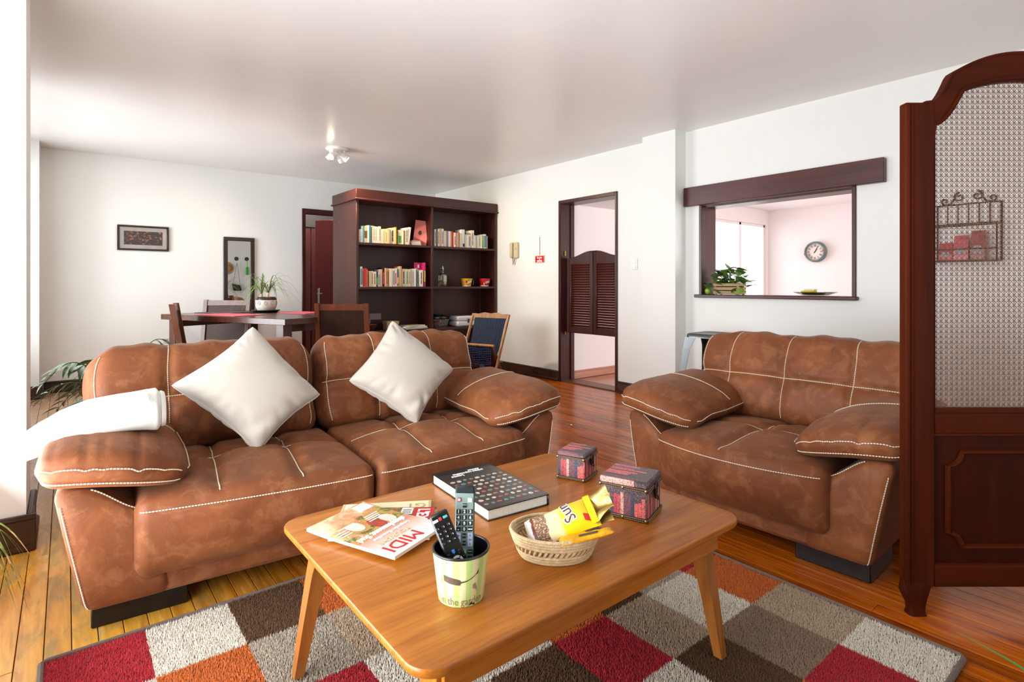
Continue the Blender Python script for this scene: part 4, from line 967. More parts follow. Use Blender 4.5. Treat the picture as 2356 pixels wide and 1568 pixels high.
def flatbook(label,x,y,z,w,d,h,colr,rz,name='book',cat='book',grp='books lying flat'):
    o=thing(name,label,cat,(x,y,z),rz,grp); mat=M_('book_'+colr,colr,.45,var=.06,vs=30)
    part('cover',MB().box(-w/2,w/2,-d/2,d/2,0,.0015).box(-w/2,w/2,-d/2,d/2,h-.0015,h).box(-w/2,-w/2+.0015,-d/2,d/2,.0015,h-.0015),mat,o,smooth=0); part('pages',MB().box(-w/2+.002,w/2-.003,-d/2+.003,d/2-.003,.0015,h-.0015),PAPER,o,smooth=0)
flatbook('cream book lying at the bottom of the small flat stack on the upper left shelf',3.375,6.15,1.6375,.14,.12,.022,'#efe0c4',4); flatbook('peach book lying in the middle of the small flat stack on the upper left shelf',3.376,6.15,1.66,.13,.115,.022,'#e6b48c',-3); flatbook('pink book lying on top of the small flat stack on the upper left shelf',3.374,6.15,1.6825,.125,.11,.014,'#d8837a',2)
o=thing('book','white paperback leaning at the right end of the upper left row','book',(3.254,6.07,1.6375),rot=(0,R(7),0),group='books on the upper left shelf'); part('cover',MB().box(-.011,-.0098,0,.15,.001,.215).box(.0098,.011,0,.15,.001,.215).box(-.0098,.0098,0,.0012,.001,.215),M_('book_#f5eedb','#f5eedb',.5),o,smooth=0); part('pages',MB().box(-.0098,.0098,.0012,.147,.003,.212),PAPER,o,smooth=0)
cd=thing('pink_picture_card','tall pink picture card leaning against the bookcase divider','card',(3.475,6.2,1.6375),rot=(R(-8),R(7),R(-30)))
part('card',MB().box(-.085,.085,-.003,.003,.0,.33,.001),M_('pink_card','#e8837c',.4,var=.1,vs=4),cd); part('printed_bird',MB().lathe([(1,0),(1,.001)],14,M=T(-.01,-.0035,.17,rx=90)@Matrix.Diagonal((.022,.03,1,1))),M_('bird_print','#4a3a30',.5,var=.6,vs=60),cd)
pc=thing('pen_cup','white patterned cup of brushes at the left end of the upper left shelf','cup',(2.6375,6.10,1.6375)); part('cup',MB().lathe([(.022,0),(.0245,.004),(.0255,.15),(.022,.15),(.021,.01)],20),M_('marbled_white_cup','#e8e2d8',.35,var=.25,vs=45),pc)
for k,(a,b,cx) in enumerate(((-.008,.0,'#1c1a18'),(.006,.004,'#e8dcc8'),(.0,-.008,'#2a3038'))): part('brush',MB().tube([(a,b,.02),(a*1.8,b*1.8,.205)],.004,6),M_('brush_'+cx,cx,.5),pc)
# bottle and candy buckets on the middle right shelf
zs=1.1275
bt=thing('glass_bottle','clear square glass bottle with a pourer and pale green label','bottle',(3.80,6.17,zs))
GL=glassy('clear_bottle_glass',(.82,.86,.8),.35)
rg=[]
for r,z in((.046,0),(.05,.006),(.05,.13),(.046,.15),(.03,.165),(.017,.18),(.015,.21)): rg.append([(x,y,z) for x,y in rrect(r,r*.8,min(r*.45,.018),3)])
part('glass',MB().loft(rg),GL,bt); part('label',MB().box(-.012,.036,-.0425,-.0415,.06,.14),M_('pale_green_label','#c4d3b4',.5,var=.15,vs=80),bt,smooth=0)
part('liquid',MB().box(-.045,.045,-.035,.035,.004,.075,.01),glassy('pale_liquid',(.85,.85,.68),.15),bt)
part('pourer',MB().lathe([(.014,.205),(.017,.21),(.017,.245),(.011,.25),(.011,.262)],14).tube([(-.01,0,.23),(-.04,0,.236)],.0045,6),CHR,bt)
def pail(label,x,colr,lab2,marks):
    o=thing('candy_pail',label,'pail',(x,6.16,zs),group='candy pails on the middle right shelf'); part('pail',MB().lathe([(.056,0),(.058,.003),(.076,.098),(.079,.1),(.079,.106),(.074,.106),(.055,.01)],32),M_('pail_'+colr,colr,.3,var=.15,vs=30),o)
    part('base_ring',MB().lathe([(.0575,.001),(.0605,.014)],32,cap=False),M_('white_plastic','#efece4',.35),o)
    part('printed_band',MB().add([((.0585+.0195*z/.1)*1.012*sin(a)*1,-(.0585+.0195*z/.1)*1.012*cos(a),z) for a in(-.5,-.25,0,.25,.5) for z in(.046+.02*a,.074+.02*a)],[(0,2,3,1),(2,4,5,3),(4,6,7,5),(6,8,9,7)]),lab2,o)
    for a,z0,z1,aw,mt in marks: part('printed_mark',MB().add([((.0585+.0195*z/.1)*1.014*sin(q),-(.0585+.0195*z/.1)*1.014*cos(q),z) for q in(a,a+aw/2,a+aw) for z in(z0,z1)],[(0,2,3,1),(2,4,5,3)]),mt,o)
    return o
p1=pail('yellow candy pail with a thin wire handle','4.165' and 4.168,'#d9a422',M_('pail_cream_print','#f2dfae',.3),[(-.75,.05,.075,.3,M_('dark_print','#4a4a44',.4))])
part('handle',MB().tube([(.078*cos(a),-.078*.2,.09-.075*sin(a)) if 0 else (.079+.012*sin(a),-.03+.0*a,.098-.03*(1-cos(a))-.02*a/PI) for a in [PI*k/10 for k in range(11)]],.0018,6),CHR,p1)
pail('red candy pail with a slanted grey lettered band',4.465,'#c8202a',M_('grey_letter_band','#c9c8c2',.35,var=.35,vs=120),[(.5,.02,.06,.35,M_('pail_green_print','#3f9a4a',.35)),(-.85,.02,.05,.2,M_('pail_yellow_print','#e8cf4a',.35))])
# lower shelf
zl=.6035
kb=thing('kraft_box','small lidded kraft cardboard box on the lower left shelf','box',(3.085,6.2,zl)); KR=M_('kraft_card','#b9a274',.8,var=.06); part('body',MB().box(-.075,.075,-.06,.06,0,.085,.002),KR,kb); part('lid',MB().box(-.08,.08,-.064,.064,.07,.105,.002),KR,kb)
wb=thing('wooden_bowl','dark woven bowl on the lower left shelf behind the dining chair','bowl',(2.79,6.2,zl)); part('bowl',MB().lathe([(.03,0),(.05,.0),(.085,.04),(.105,.075),(.1,.078),(.08,.045),(.03,.012)],28),M_('reddish_brown_wicker','#5a2a1a',.5,var=.35,vs=60,bump=.8,bs=120),wb); part('rim',MB().tube([(.104*cos(2*PI*k/28),.104*sin(2*PI*k/28),.078) for k in range(28)],.006,6,closed=True),M_('reddish_brown_wicker','#5a2a1a'),wb)
gc=thing('grey_card','pale mauve card propped against the back of the lower left shelf','card',(2.93,6.33,.725)); part('card',MB().box(-.09,.09,0,.004,0,.075),M_('mauve_card','#8f7d84',.6),gc); part('stand',MB().box(-.07,-.05,.004,.05,-.121,.01),KR,gc)
for k,(lab,w,h,cx,dz,rz) in enumerate((('dark blue folder at the bottom of the papers on the lower left shelf',.34,.013,'#1b2c48',0,6),('white folder in the middle of the papers on the lower left shelf',.31,.02,'#dfe3e6',.0135,3),('grey brochure on top of the papers on the lower left shelf',.25,.014,'#b9b39a',.034,12))): flatbook(lab,3.37,6.18,zl+dz,w,.2,h,cx,rz,'folder','folder','papers on the lower left shelf')
bn=thing('plastic_bin','clear plastic bin of odds and ends on the lower right shelf','bin',(3.745,6.19,zl)); CLR=glassy('clear_grey_plastic',(.72,.74,.74),.3,.2)
rg=[[(x,y,z) for x,y in rrect(a,b,.02,3)] for a,b,z in((.1,.075,0),(.118,.088,.095),(.125,.094,.095),(.125,.094,.105))]; part('tub',MB().loft(rg,cap=False),CLR,bn); part('base',MB().box(-.098,.098,-.073,.073,.0,.003),CLR,bn)
for k,(x,z,cx) in enumerate(((-.05,.03,'#6e5238'),(.03,.06,'#b2402e'),(.05,.025,'#8a8478'),(-.02,.07,'#3a342e'),(.0,.03,'#54493c'))): part('contents',MB().tube([(x-.03,-.03+.02*k,z-.006),(x,-.03+.015*k,z+.01),(x+.03,-.02,z)],[.008,.018,.01],8),M_('clutter_'+cx,cx,.6),bn)
gp=thing('game_console','black console with round knobs on top of the plastic bin','console',(3.74,6.19,zl+.106)); part('case',MB().box(-.105,.105,-.08,.08,0,.04,.01),BLK,gp); part('upper_case',MB().box(-.07,.06,-.06,.07,.04,.06,.012),BLK,gp)
for x in(-.065,-.04,.03,.055): part('knob',MB().lathe([(.011,0),(.011,.004),(.006,.006)],14,M=T(x,-.08,.02,rx=90)),M_('grey_knob','#6f6a66',.4),gp)
sm=thing('carry_case','white hard plastic carry case with latches on the lower right shelf','case',(4.22,6.21,zl)); WP=M_('white_hard_plastic','#d9dadd',.35,var=.03); part('lower_shell',MB().box(-.24,.24,-.12,.1,0,.07,.016),WP,sm); part('upper_shell',MB().box(-.24,.24,-.12,.1,.073,.135,.016),WP,sm)
for x in(-.07,.12): part('latch',MB().box(x-.015,x+.015,-.126,-.118,.045,.1,.003),M_('dark_latch','#3a3632',.4),sm)
# ------------------------------------------------------------------ sling deck chair
DW=wood('honey_beech','#8a5a2a','#b98546',2,1.,.4); DWD=wood('dark_beech','#4a2a18','#6b4126',2,1.,.4)
fv=cw(-.55,-.83); wv=cw(-.83,.55); rf=cw(-.045,6.47)
Mdc=Matrix(((fv.x,wv.x,0,rf.x),(fv.y,wv.y,0,rf.y),(0,0,1,0),(0,0,0,1)))     # x forward, y from right rail to left rail
dc=thing('deck_chair','folding wooden deck chair with a dark blue sling beside the bookcase','deck chair'); dc.matrix_basis=Matrix.Translation(rf)@Matrix.Rotation(math.atan2(fv.y,fv.x),4,'Z')
WD=.52; sgw=1 if (Vector((-fv.y,fv.x,0)).dot(wv)>0) else -1
def rail(y,a,b,w=.022,t=.03):
    a,b=Vector((a[0],0,a[1])),Vector((b[0],0,b[1])); d=(b-a); L=d.length; an=math.atan2(d.x,d.z)
    return MB().box(-t/2,t/2,-w/2,w/2,0,L,.003,Matrix.Translation((a.x,y,a.z))@Matrix.Rotation(an,4,'Y'))
for y in(0,WD):
    part('back_rail',rail(sgw*y,(.33,.0),(-.02,.80)),DW,dc); part('seat_rail',rail(sgw*(y+(.03 if y==0 else -.03)),(0.0,.0),(.285,.47)),DWD,dc)
    part('hinge_bolt',MB().tube([(.155,sgw*(y-.02),.27),(.155,sgw*(y+.05 if y==0 else y-.05),.27)],.007,8),CHR,dc)
tb=MB(); n=24; poly=[]
for k in range(n+1): u=k/n; poly.append((u*WD,.012+.018*sin(PI*u)**.7+.006*cos(u*PI*6)))
poly=poly+[(WD-k/n*WD,-.03) for k in range(n+1)]
tb.prism([(sgw*a,b) for a,b in poly],-.01,.01,Matrix(((0,0,1,-.012),(1,0,0,0),(0,1,0,.785),(0,0,0,1)))); part('scalloped_top_bar',tb,DW,dc)
part('front_bar',MB().tube([(.283,sgw*.0,.462),(.283,sgw*WD,.462)],.016,10),DW,dc); part('rear_stretcher',MB().box(-.012,.012,min(0,sgw*WD),max(0,sgw*WD),.055,.085,.003),DWD,dc); part('front_stretcher',MB().box(.29,.31,min(0,sgw*WD),max(0,sgw*WD),.06,.09,.003),DWD,dc)
def navy():
    t=NT('navy_sling_cotton'); v=t.coord((60,120,3)); n=t.noise(v,1.,4,.6); t.set(Base_Color=t.ramp(n,[(.3,hx('#101722')),(.7,hx('#22304a'))]),Roughness=.9); t.bump(n,.5,.006); return t.m
NAVY=navy()
prof=[(-.008,.755),(.02,.68),(.055,.58),(.09,.48),(.125,.395),(.17,.34),(.215,.345),(.25,.40),(.275,.455)]
def slf(i,j):
    s=i*(len(prof)-1); k=min(int(s),len(prof)-2); f=s-k; x=prof[k][0]*(1-f)+prof[k+1][0]*f; z=prof[k][1]*(1-f)+prof[k+1][1]*f
    ins=.03+.03*i*(1-i)*2; y=ins+(WD-2*ins)*j; return (x+.004*sin(j*70)+.01*sin(PI*j),sgw*y,z)
part('sling',MB().grid(32,48,slf),NAVY,dc,smooth=180)
lo=MB()
for k in range(15): y=.045+(WD-.09)*k/14; lo.add([(-.02,sgw*(y-.012),.752),(-.02,sgw*(y+.012),.752),(-.024,sgw*y,.785)],[(0,1,2)])
part('sling_points',lo,NAVY,dc,smooth=0,kind='stuff')
for k in range(12): y=.05+(WD-.1)*k/11; part('loop',MB().tube([(.283,sgw*y,.462+.0),(.30,sgw*y,.45),(.29,sgw*y,.435)],.006,5),NAVY,dc)
net=MB()
for k in range(15):
    y=.04+(WD-.08)*k/14; net.tube([(.29,sgw*y,.44),(.295,sgw*(y+.006*(k%2)),.34),(.29,sgw*y,.235+.02*abs(k-7)/7)],.003,4)
for k in range(8):
    z=.42-.025*k; net.tube([(.292,sgw*(.04+(WD-.08)*j/10),z+.006*sin(j*1.3+k)) for j in range(11)],.003,4)
part('crochet_fringe',net,M_('blue_crochet','#24365c',.9,var=.2),dc,smooth=0,kind='stuff')
for y in(.16,.34): part('pendant',MB().prism([(sgw*(y-.04),.22),(sgw*y,.26),(sgw*(y+.04),.22),(sgw*y,.165)],.288,.294,Matrix(((0,0,1,0),(1,0,0,0),(0,1,0,0),(0,0,0,1)))),M_('blue_crochet','#24365c'),dc,smooth=0)
# ------------------------------------------------------------------ dining set
DT=wood('dark_walnut_table','#3a2016','#553022',0,.7,.26,.1); DTL=wood('dark_walnut_leg','#3a2016','#573325',2,.7,.3)
N0=Vector((1.503,5.06)); e1=Vector((-.392,.917)).normalized(); e2=Vector((.917,.392)).normalized(); dz=.845
dt=thing('dining_table','dark walnut dining table with pink and grey placemats behind the long sofa','dining table',(N0.x,N0.y,0),rot=(0,0,math.atan2(e2.y,e2.x)))
LT,WT=1.87,1.07       # local x along e2, y along e1
part('tabletop',MB().box(0,WT,0,LT,dz-.055,dz,.003),DT,dt)
for x in(.09,WT-.09):
    for y in(.12,LT-.12): part('leg',MB().box(x-.048,x+.048,y-.048,y+.048,0,dz-.055,.004),DTL,dt)
part('apron',MB().box(.13,WT-.13,.14,.165,dz-.13,dz-.055),DTL,dt); part('apron',MB().box(.13,WT-.13,LT-.165,LT-.14,dz-.13,dz-.055),DTL,dt)
def tw_(x,y): p=N0+e2*x+e1*y; return (p.x,p.y,dz+.0006)
trz=math.degrees(math.atan2(e2.y,e2.x))
PKM=M_('pink_woven_mat','#e0606e',.8,var=.06,vs=60,bump=.4,bs=300); GRM=M_('grey_woven_mat','#4d4641',.7,var=.08,vs=60,bump=.4,bs=300)
def mat_(label,x,y,w,l,m,rz=0): 
    o=thing('placemat',label,'placemat',tw_(x,y),trz+rz,'placemats on the dining table'); part('woven_sheet',MB().box(-w/2,w/2,-l/2,l/2,0,.004,.001),m,o); 
    part('hem',MB().tube([(-w/2,-l/2,.003),(w/2,-l/2,.003),(w/2,l/2,.003),(-w/2,l/2,.003)],.0025,5,closed=True),m,o)
mat_('pink placemat on the near long side of the dining table',.2,1.05,.33,.62,PKM); mat_('grey placemat on the far left of the dining table',.5,1.55,.42,.42,GRM); mat_('pink placemat at the far right end of the dining table',.85,.72,.36,.42,PKM); mat_('grey placemat at the right end of the dining table',.78,.24,.46,.3,GRM)
# chairs
CHW=wood('walnut_chair_frame','#4a2a1c','#6b3f2a',2,.8,.32); CHP=wood('dark_chair_panel','#2c1913','#3f251b',2,.6,.5,spec=.25)
def chair(label,x,y,rz,w=.5,warm=None):
    # local: faces +y ; backrest plane at y=0
    o=thing('dining_chair',label,'chair',(x,y,0),rz,'dining chairs')
    fm=warm or CHW; h=.972; sw=.46
    lean=lambda z:-max(0,z-.46)*.16
    for s in(-1,1):
        rg=[]
        for z in(0,.46,h): 
            yy=lean(z)-.0; rg.append([(s*w/2,yy-.022,z),(s*(w/2-.042),yy-.022,z),(s*(w/2-.042),yy+.026,z),(s*w/2,yy+.026,z)])
        part('back_post',MB().loft(rg),fm,o,smooth=0)
        part('leg',MB().box(s*(w/2-.042) if s>0 else -w/2,w/2 if s>0 else -(w/2-.042),.39,.432,0,.44,.003),fm,o)
    part('top_rail',MB().loft([[(-w/2+.042,lean(z)-.012,z),(w/2-.042,lean(z)-.012,z),(w/2-.042,lean(z)+.016,z),(-w/2+.042,lean(z)+.016,z)] for z in(h-.065,h-.006)]),fm,o,smooth=0)
    part('back_panel',MB().loft([[(-w/2+.042,lean(z)-.004,z),(w/2-.042,lean(z)-.004,z),(w/2-.042,lean(z)+.008,z),(-w/2+.042,lean(z)+.008,z)] for z in(.50,h-.065)]),CHP,o,smooth=0)
    part('lower_rail',MB().box(-w/2+.042,w/2-.042,-.014,.014,.46,.5,.002),fm,o)
    part('seat',MB().box(-w/2+.003,w/2-.003,.03,.45,.44,.475,.012),CHP,o); part('seat_apron',MB().box(-w/2+.042,w/2-.042,.40,.42,.37,.44),fm,o)
    return o
WARM=wood('warm_walnut_chair_frame','#5a2a14','#84441f',2,.8,.3)
c2=cw(-3.36,6.5); chair('dining chair against the back wall, below the tall mirror',c2.x,c2.y,180-YAW+4,.53)
c3=cw(-1.604,5.3); chair('reddish dining chair in front of the bookcase, back to the sofa',c3.x,c3.y,-YAW+3,.497,WARM)
c1=cw(-3.10,5.25); chair('dining chair seen edge-on at the left of the table',c1.x,c1.y,-102,.47,WARM)
# potted ponytail palm
pp=Vector(tw_(.78,1.245)); SA=M_('black_saucer','#1d1a18',.3,var=.1); 
sa=thing('plant_saucer','black round saucer under the potted palm on the dining table','saucer',pp); part('dish',MB().lathe([(.115,0),(.125,.006),(.15,.024),(.146,.026),(.12,.011),(.02,.009)],32),SA,sa)
POT=M_('cream_glazed_pot','#ddd6c8',.35,var=.08,vs=12); 
po=thing('potted_palm','ponytail palm in a cream pot with a dark rim on the dining table','potted plant',pp+Vector((0,0,.011))); part('pot',MB().lathe([(.07,0),(.085,.006),(.106,.045),(.112,.09),(.108,.125)],36),POT,po); part('dark_rim',MB().lathe([(.1085,.124),(.104,.145),(.092,.158),(.084,.158),(.084,.145)],36,cap=False),M_('dark_brown_glaze','#3a2822',.3),po)
for k in range(10):
    a=2*PI*k/10; part('round_motif',MB().tube([(.1135*cos(a+.12*cos(b)*.95),.1135*sin(a+.12*cos(b)*.95),.092+.019*sin(b)) for b in [2*PI*q/12 for q in range(12)]],.002,5,closed=True),M_('grey_motif','#9a968c',.5),po)
part('soil',MB().lathe([(.085,.14),(.085,.146)],24),M_('dark_soil','#2a1d14',.95),po)
LEAF=M_('fresh_green_leaf','#5f8a33',.45,var=.3,vs=10); PALE=M_('pale_stem','#cbb48a',.6,var=.2)
GREY=M_('dull_olive_leaf','#6f7a4a',.5,var=.25,vs=10)
def blade(mb,base,d,length,rise,drop,w=.006,n=14,twist=0.):
    # arching ribbon leaf with a keel
    d=Vector((d[0],d[1],0)).normalized(); s=Vector((-d.y,d.x,0)); L=[];C=[];Rr=[]
    for k in range(n+1):
        t=k/n; p=Vector(base)+d*(length*(t*.9+.1*t*t))+Vector((0,0,rise*math.sin(min(1,t*1.25)*PI*.5)-drop*t**2.4)); ww=w*(.55+.9*t if t<.35 else .865*(1-((t-.35)/.65)**1.6)+.01)
        L.append(tuple(p+s*ww+Vector((0,0,ww*.35)))); C.append(tuple(p)); Rr.append(tuple(p-s*ww+Vector((0,0,ww*.35))))
    v=L+C+Rr; m=n+1; f=[]
    for k in range(n): f+=[(k,k+1,m+k+1,m+k),(m+k,m+k+1,2*m+k+1,2*m+k)]
    mb.add(v,f)
rp=random.Random(9)
for (sx,sy,hh,nl) in((.012,-.008,.155,34),(-.05,.02,.11,20)):
    b=Vector((sx,sy,.145)); part('stem',MB().tube([b,b+Vector((.004,0,hh*.2)),b+Vector((.01,.004,hh*.38))],[.019,.016,.012],8),PALE,po)
    for k in range(nl):
        a=rp.uniform(0,2*PI); m=MB(); L=rp.uniform(.2,.46) if nl>20 else rp.uniform(.15,.36)
        blade(m,b+Vector((.01,.004,hh*.36)),(cos(a),sin(a)),L,rp.uniform(.12,.32)*(1.15-.8*L),L*rp.uniform(.5,1.15),.0052); part('leaf',m,LEAF if rp.random()<.55 else GREY,po,smooth=180)
# ------------------------------------------------------------------ things on the walls
FRM=M_('dark_brown_frame','#2a1714',.35,var=.1)
def frame(o,w,h,b,t,mat,name='frame'):
    for i,a in enumerate(((-w/2,w/2,h/2-b,h/2),(-w/2,w/2,-h/2,-h/2+b),(-w/2,-w/2+b,-h/2+b,h/2-b),(w/2-b,w/2,-h/2+b,h/2-b))): part(name,MB().box(a[0],a[1],-t,0,a[2],a[3],.004),mat,o)
pf=thing('framed_picture','framed picture of small red and orange chillies on the back wall','picture',(.70,YB-.002,1.686))
frame(pf,.50,.287,.021,.022,FRM); part('mount',MB().box(-.23,.23,-.008,-.004,-.123,.123),M_('cream_mount','#e6dcd2',.6),pf,smooth=0)
def chilli():
    t=NT('chilli_print'); v=t.coord(); n=t.n('ShaderNodeTexVoronoi'); n.inputs['Scale'].default_value=34; t.l(t.coord((1,1,1.3)),n.inputs['Vector']); q=t.noise(v,22,4,.7,1.)
    col=t.ramp(q,[(.42,hx('#3a302c')),(.47,hx('#7a3c28')),(.52,hx('#d0602f')),(.57,hx('#e8ac55')),(.64,hx('#d04a40'))]); t.set(Base_Color=t.mix(t.ramp(n.outputs['Distance'],[(.25,(0,0,0)),(.55,(1,1,1))]),col,hx('#332a28')),Roughness=.5); return t.m
part('print',MB().box(-.187,.187,-.0095,-.008,-.078,.078),chilli(),pf,smooth=0)
part('glass',MB().box(-.23,.23,-.0135,-.0125,-.123,.123),glassy('matt_picture_glass',(1,1,1),.0,.3),pf,smooth=0)
mr=thing('wall_mirror','tall dark framed mirror leaning upright on the back wall','mirror',(1.716,YB-.002,1.12)); frame(mr,.36,1.26,.046,.03,FRM)
MIR=NT('silver_mirror'); MIR.set(Base_Color=(.88,.9,.88),Metallic=1.,Roughness=.01); part('mirror_glass',MB().box(-.135,.135,-.012,-.006,-.585,.585),MIR.m,mr,smooth=0)
ou=thing('wall_outlet','white wall outlet low on the back wall above the sofa back','outlet',(.925,YB-.001,.492)); part('plate',MB().box(-.036,.036,-.008,0,-.03,.03,.003),WP,ou); part('socket',MB().box(-.02,.02,-.0095,-.008,-.014,.014,.001),M_('outlet_grey','#9a9a96',.4),ou)
ic=thing('intercom_phone','cream wall intercom handset with a curly cord by the bookcase','intercom',(XR-.001,5.655,1.60),-90); CRM=M_('cream_plastic','#cdbd9c',.4,var=.03)
part('base',MB().box(-.068,.068,-.03,0,-.10,.105,.006),CRM,ic); part('handset',MB().box(-.064,-.012,-.062,-.03,-.098,.10,.01),CRM,ic); part('speaker_grille',MB().box(.02,.045,-.032,-.03,.01,.03),M_('outlet_grey','#9a9a96'),ic,smooth=0)
part('cord',MB().tube([(-.035+.012*sin(k*.1),-.03,-.098-.085*sin(PI*k/40)) if k<=20 else (-.035+.045*(k-20)/20+.0,-.028,-.098-.085*sin(PI*k/40)) for k in range(41)],.006,6),M_('beige_cord','#b0a080',.5,bump=1.,bs=200),ic)
sg=thing('hanging_sign','small red enamel sign hanging on a thin cord from a hook','sign',(XR-.001,5.18,1.468),-90); 
part('plate',MB().box(-.088,.088,-.006,-.002,-.046,.046,.002),M_('pale_sign_edge','#e0a090',.35),sg); part('red_field',MB().box(-.076,.076,-.0068,-.006,-.036,.036),M_('bright_red_enamel','#cc0f18',.25,var=.04),sg,smooth=0)
SM=Matrix(((1,0,0,0),(0,0,1,-.0075),(0,1,0,0),(0,0,0,1))); SM=Matrix(((1,0,0,0),(0,0,-1,-.0075),(0,1,0,0),(0,0,0,1)))
lettering('Rondes',.033,WHITEI,sg,Matrix.Translation((0,0,.018))@SM,bold=.0008); lettering('au',.022,WHITEI,sg,Matrix.Translation((0,0,-.004))@SM,bold=.0006); lettering('PASTIS',.034,WHITEI,sg,Matrix.Translation((0,0,-.024))@SM,bold=.001)
part('cord',MB().tube([(0,-.006,.046),(.003,-.008,.27)],.003,6),M_('grey_cord','#8f857a',.6),sg); part('hook',MB().tube([(.003,-.001,.275),(.003,-.02,.262),(-.006,-.022,.27)],.003,6),CHR,sg)
sw=thing('light_switch','white double light switch on the wall beside the saloon doors','switch',(XR-.001,3.70,1.362),-90); part('plate',MB().box(-.039,.039,-.007,0,-.06,.06,.003),M_('switch_white','#efeeec',.35,var=.01),sw)
for z in(-.03,.03): part('rocker',MB().box(-.026,.02,-.012,-.006,z-.023,z+.023,.003),M_('switch_white','#efeeec'),sw)
# ceiling spotlight cluster
lx,ly=2.255,5.79
ls=thing('ceiling_spotlight','white ceiling spotlight cluster with lit bulbs above the dining area','ceiling light',(lx,ly,H)); LW=M_('white_lamp_enamel','#efece6',.25,var=.01)
part('ceiling_plate',MB().lathe([(.112,0),(.115,-.006),(.11,-.02),(.1,-.024)],36),LW,ls)
BULB=M_('lit_bulb','#fff0d8',.4,emit=((1,.86,.62),28.))
for k,(a,yaw_,pit,en) in enumerate(((215,205,36,30),(335,-19,40,30),(45,20,40,55),(130,140,42,25))):
    x,y=.075*cos(R(a)),.075*sin(R(a)); part('arm',MB().tube([(x,y,-.02),(x,y,-.075)],.011,10),LW,ls)
    dv=Vector((cos(R(yaw_))*cos(R(pit)),sin(R(yaw_))*cos(R(pit)),-sin(R(pit)))); q=dv.to_track_quat('Z','Y').to_matrix().to_4x4(); Mh=Matrix.Translation((x,y,-.088))@q
    sh=part('lamp_head',MB().lathe([(.016,-.05),(.028,-.045),(.03,-.01),(.027,-.004),(.036,.0),(.038,.038),(.034,.038),(.03,.01)],20,M=Mh),LW,ls)
    part('bulb',MB().lathe([(.012,.008),(.03,.026),(.027,.036),(.012,.04)],16,M=Mh),BULB,sh)
    l=D.lights.new('spot_bulb','SPOT'); l.energy=en; l.color=(1,.80,.56); l.spot_size=R(100); l.spot_blend=.6; l.shadow_soft_size=.02
    lo=D.objects.new('spot_bulb',l); COL.objects.link(lo); p=Vector((lx,ly,H))+Vector((x,y,-.088))+dv*.06; lo.location=p; lo.rotation_euler=dv.to_track_quat('-Z','Y').to_euler()
# ------------------------------------------------------------------ folding screen with cane panel
SCRV=wood('mahogany_screen_stile','#351205','#4f1c08',2,.6,.55,.0,spec=.06); SCRH=wood('mahogany_screen_rail','#351205','#4f1c08',0,.6,.55,.0,spec=.06); SCRP=wood('mahogany_screen_panel','#270c04','#3c1305',2,.5,.5,.0,spec=.08)
so_=cw(1.768,1.94); fs=thing('folding_screen','tall mahogany screen panel with a cane weave and scrolled top, right foreground','screen',so_,-YAW)   # local x right, y away, z up
HW=.405
def archo(x):      # outer outline height over x
    a=HW-abs(x)
    if a<=.095: return 1.774+.01*a/.095
    if a<=.155: t=(a-.095)/.06; return 1.784+.086*(1-cos(t*PI/2))
    if a<=.163: return 1.87+(a-.155)*1.2
    t=(abs(x))/(HW-.163); return 1.952-.072*t**2.1
def archi(x):      # cane opening
    a=HW-.105-abs(x)
    if a<0: return 1.69
    if a<=.09: t=a/.09; return 1.695+.012*t+.10*(1-cos(t*PI/2))
    if a<=.098: return 1.807+(a-.09)*1.
    t=abs(x)/(HW-.105-.098); return 1.853-.038*t**2.1
Zc0,Zr,Zp=.717,.629,.172
n=72; xs=[-HW+.07+(2*HW-.14)*k/n for k in range(n+1)]
crown=MB(); v=[];f=[]
for y in(-.016,.016):
    for x in xs: v+= [(x,y,archi(x) if abs(x)<HW-.105 else 1.62),(x,y,archo(x))]
m=2*(n+1)
for k in range(n):
    a=2*k; f+=[(a,a+1,a+3,a+2),(m+a,m+a+2,m+a+3,m+a+1),(a+1,m+a+1,m+a+3,a+3),(a,a+2,m+a+2,m+a)]
f+=[(0,m,m+1,1),(m-2,m-1,2*m-1,2*m-2)]
cr=part('crest_rail',crown.add(v,f),SCRH,fs,smooth=30)
bead=MB(); bead.tube([(x,-.018,archi(x)+.009) for x in [-HW+.108+(2*HW-.216)*k/60 for k in range(61)]],.007,6); bead.tube([(x,-.017,archo(x)-.004) for x in xs[6:-6]],.005,6); part('bead_moulding',bead,SCRH,cr,kind='stuff')
for s in(-1,1):
    rg=[]
    stile=MB()
    x0,x1=s*HW,s*(HW-.1); stile.box(min(x0,x1),max(x0,x1),-.018,.018,.098,1.776,.004); 
    st=part('stile',stile,SCRV,fs)
    for k,(dx,r) in enumerate(((.006,.009),(.02,.006))): part('reeding',MB().tube([(s*(HW-dx),-.017,.11),(s*(HW-dx),-.017,1.765)],r,8),SCRV,st)
    part('inner_moulding',MB().box(min(s*(HW-.1),s*(HW-.108)),max(s*(HW-.1),s*(HW-.108)),-.012,.012,Zc0,1.69,.003),SCRV,st)
    # cabriole foot
    rg=[]
    for z,xo,w,d in((.118,.0,.088,.036),(.098,-.004,.096,.044),(.082,-.006,.092,.046),(.06,.004,.076,.042),(.035,.016,.058,.038),(.012,.018,.054,.038),(.0,.014,.062,.044)):
        rg.append([(s*(HW-xo)-s*w*q,yy*d/2,z) for q,yy in((0,-.55),(.12,-1),(.88,-1),(1,-.55),(1,.55),(.88,1),(.12,1),(0,.55))])
    part('foot',MB().loft(rg),SCRV,fs,smooth=50)
